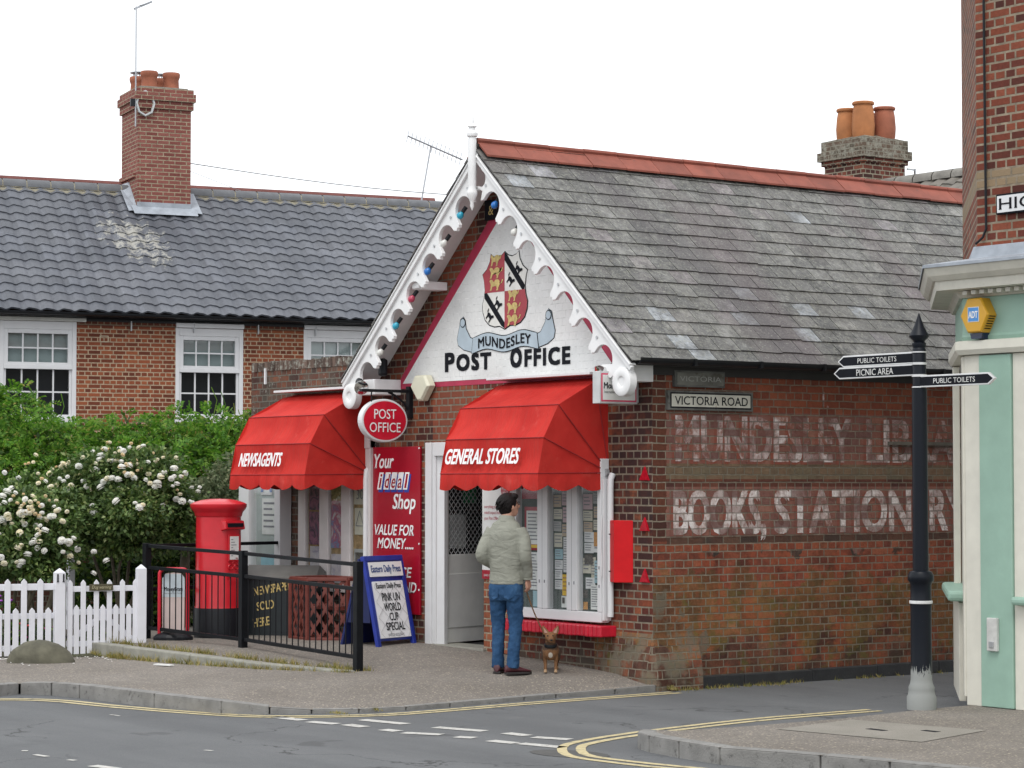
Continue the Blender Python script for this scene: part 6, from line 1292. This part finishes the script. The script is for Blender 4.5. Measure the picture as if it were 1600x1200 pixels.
lt_=MB().obox((-4.15,-3.02,.012),(.12,.03,0),(-.008,.03,0),(0,0,.006)).build('litter',PAPER,None); tag(lt_,'flattened piece of white litter on the pavement below the strip','litter')
# ---------------------------------------------------------------- man with dog
def remesh(o,vox,sm=3,disp=None):
    r=o.modifiers.new('remesh','REMESH'); r.mode='VOXEL'; r.voxel_size=vox; r.use_smooth_shade=True
    s=o.modifiers.new('smooth','SMOOTH'); s.factor=.5; s.iterations=sm
    if disp:
        t=bpy.data.textures.new('folds','CLOUDS'); t.noise_scale=disp[1]; t.noise_depth=2
        d=o.modifiers.new('folds','DISPLACE'); d.texture=t; d.strength=disp[0]; d.mid_level=.5; d.texture_coords='LOCAL'
    return o
def loft(mb,secs,n=24):
    """secs: (centre, rx, ry [,ang]) horizontal ellipses"""
    R=[]
    for c,rx,ry in secs: R.append([(c[0]+rx*math.copysign(abs(math.cos(a))**.85,math.cos(a)),c[1]+ry*math.copysign(abs(math.sin(a))**.85,math.sin(a)),c[2]) for a in np.linspace(0,2*math.pi,n+1)[:-1]])
    return mb.rings(R)
def blob(mb,c,r,n=14,rot=None):
    R=[]; M=rot or Matrix.Identity(3)
    for i in range(1,n): 
        ph=math.pi*i/n; R.append([tuple(Vector(c)+M@Vector((r[0]*math.sin(ph)*math.cos(a),r[1]*math.sin(ph)*math.sin(a),-r[2]*math.cos(ph)))) for a in np.linspace(0,2*math.pi,n+1)[:-1]])
    return mb.rings(R)
def ctube(mb,pts,r,n=14,sub=5):
    P=smooth(pts,sub); rr=[]
    for i in range(len(P)): t=i/sub; k_=min(int(t),len(r)-2); rr.append(r[k_]+(r[k_+1]-r[k_])*(t-k_))
    mb.tube(P,rr,n); return mb
SKIN=mat('skin',(.50,.27,.19),.5,var=.06); 
PE=thing('person','person in a grey green fleece and blue jeans reading the shop notices','person',(-.965,-1.03,.033),math.radians(31))
b=MB()
HC=Vector((.012,.035,1.612)); HR=Matrix.Rotation(math.radians(-36),3,'Z')@Matrix.Rotation(math.radians(8),3,'X')
def hd(x,y,z): return HC+HR@Vector((x,y,z))
blob(b,HC,(.074,.092,.108),18,HR); blob(b,hd(0,.03,-.062),(.052,.062,.055),12,HR)
ctube(b,[hd(0,.085,.012),hd(0,.112,-.022),hd(0,.09,-.034)],[.009,.014,.011],8)       # nose
for s in (-1,1): blob(b,hd(s*.075,-.005,-.012),(.011,.02,.033),8,HR)                  # ears
ctube(b,[hd(-.022,.083,-.055),hd(0,.092,-.055),hd(.022,.083,-.055)],[.006,.008,.006],8)
ctube(b,[(0,-.005,1.40),(.003,.005,1.5),HC-Vector((0,.01,.05))],[.062,.056,.055])
loft(b,[((0,0,.80),.12,.09),((0,0,1.0),.13,.085),((0,0,1.3),.15,.09),((0,0,1.42),.10,.07)])
RW=Vector((.200,.05,.915)); LW=Vector((-.12,.17,.99))
ctube(b,[(.14,0,1.38),(.20,-.03,1.13),RW],[.045,.038,.028]); ctube(b,[(-.135,0,1.38),(-.205,-.07,1.14),LW],[.045,.038,.028])
def hand(mb,w,d,side,palmn,curl):
    d=Vector(d).normalized(); pn=Vector(palmn); pn=(pn-d*pn.dot(d)).normalized(); x=d.cross(pn)*side
    for k_ in range(5): q=w+d*(.012+.018*k_); mb.obox(q,x*(.026+.006*min(k_,2)),d*.012,pn*.013)
    for i,(o,l) in enumerate(((-.030,.062),(-.010,.072),(.010,.068),(.029,.054))):
        p=w+d*.085+x*o; P=[p]; dd=d.copy()
        for j in range(3):
            an=curl*(.5+.3*j); dd=(dd*math.cos(an)+pn*math.sin(an)).normalized(); p=p+dd*l*(.42,.33,.25)[j]; P.append(p)
        mb.tube(P,[.0095,.0088,.008,.0068],8)
    q=w+d*.03-x*.026; t1=q+(d*.6-x*.7+pn*.3).normalized()*.035; t2=t1+(d*.8+pn*.7).normalized()*.028; mb.tube([q,t1,t2],[.012,.0105,.008],8)
hand(b,RW,(.06,.12,-1),-1,(-1,.15,0),.75); hand(b,LW,(.5,.7,-.4),1,(.3,-.2,-1),.4)
for s in (-1,1): ctube(b,[(s*.085,0,.82),(s*.095,.01,.47),(s*.1,-.01,.09)],[.052,.036,.028])
remesh(b.build('body',SKIN,PE,uv=False),.0055,2)
# face details
e=MB()
for s in (-1,1): blob(e,hd(s*.031,.080,.012),(.012,.009,.008),8,HR)
e.build('eyes',mat('eye_dark',(.03,.025,.02),.2),PE,smooth=True)
g=MB()
for s in (-1,1): g.tube([hd(s*.032+.021*math.cos(a),.098,.010+.017*math.sin(a)) for a in np.linspace(0,2*math.pi,13)],.002,5,False); g.tube([hd(s*.055,.095,.015),hd(s*.078,.05,.016),hd(s*.082,-.01,.012)],.0022,5)
g.tube([hd(-.011,.1,.012),hd(.011,.1,.012)],.002,5); g.build('glasses',BLACK,PE)
h=MB(); blob(h,hd(0,-.018,.030),(.090,.098,.096),18,HR); blob(h,hd(0,-.042,-.015),(.080,.068,.085),16,HR); blob(h,hd(-.03,.04,.085),(.055,.05,.035),12,HR); blob(h,hd(.03,.045,.08),(.05,.05,.035),12,HR); blob(h,hd(-.068,-.01,.01),(.022,.04,.05),10,HR); blob(h,hd(.066,-.02,.015),(.02,.035,.045),10,HR)
for i in range(420):
    a=random.uniform(0,6.28); el=random.uniform(-.4,1.45); q=Vector((.089*math.cos(a)*math.cos(el),-.018+.097*math.sin(a)*math.cos(el),.03+.095*math.sin(el)))
    if q.y>.055 and q.z<.05: continue
    dn_=Vector((random.uniform(-.25,.25)-q.x*1.5,-.5,-.55)); h.tube([hd(*q),hd(*(q*1.02+dn_*.03)),hd(*(q*1.0+dn_*.06))],[.0035,.0035,.0015],4)
HAIR=mat('hair_dark',(.007,.005,.005),.6,var=.6,scale=80,bump=.7,bscale=140,spec=.2); remesh(h.build('hair',HAIR,PE,uv=False),.004,2)
# fleece jacket
j=MB(); loft(j,[((0,.0,.868),.158,.115),((0,.0,.885),.168,.122),((0,0,.98),.164,.118),((0,-.005,1.10),.168,.120),((0,-.012,1.23),.165,.126),((0,-.012,1.33),.168,.122),((.0,-.008,1.395),.152,.108),((0,-.004,1.445),.13,.092),((.0,.0,1.475),.088,.078)],32)
ctube(j,[(.138,-.005,1.375),(.190,-.02,1.28),(.215,-.045,1.13),(.213,.01,1.02),RW+Vector((0,-.002,.012))],[.072,.066,.060,.054,.047],16)
ctube(j,[(-.135,-.005,1.375),(-.180,-.035,1.28),(-.218,-.085,1.14),(-.18,.05,1.05),LW],[.072,.066,.062,.054,.046],16)
FL_=mat('fleece_grey_green',(.265,.268,.228),.95,var=.06,scale=9,bump=.3,bscale=220,spec=.1)
_n=FL_.node_tree; _k=NT(_n); _b=_n.nodes['Principled BSDF']; _f=_k.n('ShaderNodeBump'); _f.inputs['Strength'].default_value=.55; _f.inputs['Distance'].default_value=.03; _k.l(_k.noise(1,3,_k.scaled(_k.obj(),(7,7,15)),.5,1.2),_f.inputs['Height']); _k.l(_b.inputs['Normal'].links[0].from_socket,_f.inputs['Normal']); _k.l(_f.outputs[0],_b.inputs['Normal'])
jk=remesh(j.build('fleece_jacket',FL_,PE,uv=False),.008,4,(.020,.16))
c=MB(); R=[[(math.cos(a)*r*1.02+.003,math.sin(a)*r*.98+.004,z+.010*math.sin(a)*-1) for a in np.linspace(0,2*math.pi,25)[:-1]] for r,z in ((.095,1.45),(.084,1.475),(.074,1.505),(.069,1.51),(.064,1.48))]; c.rings(R,True,False); c.build('collar',FL_,jk,smooth=True)
cu=MB(); R=[]; 
for z,r in ((.93,.047),(.925,.05),(.90,.05),(.897,.044)): R.append([(RW.x+r*math.cos(a),RW.y+r*math.sin(a),z) for a in np.linspace(0,2*math.pi,17)[:-1]])
cu.rings(R,True,False); cu.build('cuff',FL_,jk,smooth=True)
hm=MB(); R=[[(rx*math.cos(a),ry*math.sin(a),z) for a in np.linspace(0,2*math.pi,41)[:-1]] for z,rx,ry in ((.885,.171,.126),(.872,.174,.128),(.86,.170,.124),(.858,.162,.116))]; hm.rings(R,True,False); hm.build('hem_band',FL_,jk,smooth=True)
# jeans
jm=MB(); loft(jm,[((0,0,.90),.155,.108),((0,-.004,.83),.168,.118),((0,-.008,.76),.172,.122),((0,-.004,.70),.165,.11)],28)
LF=Vector((-.085,.015,.0)); RF=Vector((.095,-.055,.0))
ctube(jm,[(-.082,0,.76),(-.092,.012,.62),(-.094,.03,.46),(-.088,.005,.26),LF+Vector((0,-.015,.055))],[.088,.080,.066,.060,.062],18)
ctube(jm,[(.082,0,.76),(.092,.0,.62),(.098,.0,.46),(.098,-.04,.26),RF+Vector((0,-.012,.055))],[.088,.080,.066,.060,.062],18)
def denim():
    m,nt,b=new_mat('denim'); k=NT(nt); o=k.obj(); n=k.noise(7,6,o,.65); c=k.ramp(n,[(.3,(.012,.038,.09)),(.55,(.024,.068,.15)),(.75,(.05,.115,.22))]); c=k.mix(.4,c,k.ramp(k.noise(150,2,o),[(.3,.6),(.7,1.3)]),'MULTIPLY')
    k.l(c,b.inputs['Base Color']); b.inputs['Roughness'].default_value=.85; b.inputs['Specular IOR Level'].default_value=.2; return m
jn=remesh(jm.build('jeans',denim(),PE,uv=False),.008,3,(.022,.06))
bp=MB()
for s in (-1,1): bp.add([(s*.03,-.128,.83),(s*.125,-.098,.83),(s*.12,-.10,.74),(s*.075,-.128,.715),(s*.032,-.135,.735)],[(0,1,2,3,4)])
bp.build('back_pocket',bpy.data.materials['denim'],jn)
SH_=mat('shoe_maroon',(.06,.012,.018),.35,var=.2); SOLE=mat('sole_dark',(.02,.016,.016),.6)
for F,an,nm in ((LF,.15,'l'),(RF,-.75,'r')):
    Ms=Matrix.Translation(F)@Matrix.Rotation(an,4,'Z'); s=MB(); R=[]
    for y,w_,z0,z1 in ((-.085,.022,.02,.07),(-.075,.034,.016,.09),(-.03,.038,.016,.095),(.03,.040,.016,.088),(.08,.046,.016,.066),(.13,.046,.016,.05),(.165,.036,.018,.04),(.185,.016,.02,.032)):
        R.append([tuple(Ms@Vector((w_*math.cos(a),y,(z0+z1)/2+(z1-z0)/2*math.sin(a)))) for a in np.linspace(0,2*math.pi,15)[:-1]])
    s.rings(R); sh_o=s.build('shoe',SH_,PE,smooth=True); s=MB(); R=[]
    out=[(-.036,-.08),(.036,-.08),(.041,0),(.049,.09),(.044,.15),(.02,.19),(-.02,.19),(-.044,.15),(-.049,.09),(-.041,0)]
    for z in (0,.022): R.append([tuple(Ms@Vector((x,y,z))) for x,y in out])
    s.rings(R); s.build('sole',SOLE,sh_o,bevel=.004)
PM=Matrix.Translation(PE.location)@Matrix.Rotation(math.radians(31),4,'Z')
# dog
DG=thing('dog','small tan dog with pricked ears and white chest standing below the window sill','dog',(-.80,-.62,.035),math.radians(-128))
d=MB(); ctube(d,[(0,.03,.205),(0,-.08,.215),(0,-.2,.215),(0,-.31,.21)],[.078,.084,.070,.064],16); blob(d,(0,.045,.20),(.070,.058,.082)); blob(d,(0,-.31,.20),(.066,.06,.07))
ctube(d,[(0,.03,.235),(0,.06,.29),(0,.075,.335)],[.062,.050,.046]); blob(d,(0,.085,.345),(.056,.058,.052)); ctube(d,[(0,.10,.338),(-.006,.15,.325),(-.010,.178,.318)],[.040,.028,.021],12); blob(d,(-.008,.15,.309),(.02,.032,.016),8)
for s in (-1,1):
    ctube(d,[(s*.045,.035,.20),(s*.052,.03,.12),(s*.050,.035,.065),(s*.050,.04,.02)],[.034,.020,.016,.015],10); blob(d,(s*.050,.055,.014),(.019,.030,.014),8)
    for t_ in (-.011,.0,.011): blob(d,(s*.05+t_,.078,.011),(.006,.012,.010),6)
    ctube(d,[(s*.05,-.31,.20),(s*.062,-.265,.125),(s*.058,-.345,.075),(s*.058,-.335,.02)],[.052,.032,.016,.014],10); blob(d,(s*.058,-.315,.014),(.019,.028,.014),8)
    R=[]
    for t_,w_,dd in ((0,.034,.014),(.35,.034,.012),(.7,.021,.008),(.96,.005,.004)): R.append([(s*(.036+.040*t_)+w_*math.cos(a),.072-.010*t_+dd*math.sin(a),.368+.092*t_) for a in np.linspace(0,2*math.pi,11)[:-1]])
    d.rings(R)
ctube(d,[(0,-.36,.235),(0,-.42,.27),(0,-.45,.33)],[.018,.013,.007],8)
def dogm():
    m,nt,b=new_mat('dog_coat'); k=NT(nt); o=k.obj(); x,y,z=k.sep(o); n=k.noise(22,5,o); nz=k.math('MULTIPLY',k.math('SUBTRACT',n,.5),.08)
    c=k.mix(k.ramp(n,[(.35,0.0),(.65,1.0)]),(.13,.058,.022),(.22,.105,.042))
    back=k.ramp(k.math('ADD',k.math('SUBTRACT',k.math('MULTIPLY',z,1.0),k.math('MULTIPLY',y,.9)),nz),[(.30,0.0),(.36,.85)]); nothead=k.math('LESS_THAN',z,.31); c=k.mix(k.math('MULTIPLY',back,nothead),c,(.025,.018,.014)); rf=k.math('MULTIPLY',k.math('GREATER_THAN',k.math('ADD',z,nz),.222),k.math('LESS_THAN',k.math('ADD',z,nz),.30)); c=k.mix(k.math('MULTIPLY',rf,.7),c,(.03,.02,.015))
    r=k.math('ADD',k.math('POWER',k.math('DIVIDE',x,.02),2.0),k.math('POWER',k.math('DIVIDE',k.math('SUBTRACT',z,.172),.026),2.0)); ch=k.math('MULTIPLY',k.math('LESS_THAN',k.math('ADD',r,k.math('MULTIPLY',nz,14.0)),1.0),k.math('GREATER_THAN',y,.06)); c=k.mix(ch,c,(.45,.40,.34))
    pa=k.math('LESS_THAN',z,.035); c=k.mix(k.math('MULTIPLY',pa,.5),c,(.5,.36,.22))
    k.l(c,b.inputs['Base Color']); b.inputs['Roughness'].default_value=.8; k.l(k.bump(k.noise(120,3,o),.5),b.inputs['Normal']); return m
remesh(d.build('body',dogm(),DG,uv=False),.0055,2)
m=MB(); blob(m,(-.011,.196,.322),(.013,.010,.010),8); m.build('nose',BLACK,DG,smooth=True); m=MB()
for s in (-1,1): blob(m,(s*.024,.132,.360),(.008,.007,.008),8)
m.build('eyes',BLACK,DG,smooth=True); m=MB()
for s in (-1,1): m.add([(s*.022,.088,.385),(s*.058,.086,.385),(s*.071,.077,.443)],[(0,1,2)])
m.build('inner_ear',mat('ear_pink',(.35,.2,.15),.7),DG)
m=MB(); R=[[(math.cos(a)*r,.05+.0*z+math.sin(a)*r*.95,z+math.sin(a)*-.012) for a in np.linspace(0,2*math.pi,21)[:-1]] for r,z in ((.060,.252),(.064,.262),(.060,.28),(.056,.282))]; m.rings(R,True,False); m.build('collar',BLACK,DG,smooth=True)
DM=Matrix.Translation(DG.location)@Matrix.Rotation(math.radians(-128),4,'Z')
a=PM@(RW+Vector((-.03,.02,-.10))); e=DM@Vector((0,.0,.285)); m=MB(); pts=[a.lerp(e,t)+Vector((0,0,-.055*math.sin(math.pi*t))) for t in np.linspace(0,1,10)]
m.tube([a+Vector((.01,.0,.05)),a+Vector((.03,.01,.02)),a],.006,6); m.tube(pts,.0065,6); tag(m.build('dog_lead',mat('lead_leather',(.16,.08,.035),.6),None),'brown leather lead running from the hand down to the tan dog','lead')
wc=MB()
def gp_(px,py): p=at(px,py,1.98*3752/(py-755)); return (p.x,p.y)
for a,b,w in (((148,1194),(186,1199),.10),((110,1185),(122,1186),.05),((58,1177),(78,1180),.05),((38,1171),(48,1171),.05),((175,1115),(190,1117),.03),((322,1170),(335,1171),.04)): strip(wc,[gp_(*a),gp_((a[0]+b[0])/2,(a[1]+b[1])/2),gp_(*b)],w,0,RZ+.004)
wc.build('worn_centre_line',WL,None,kind='structure')
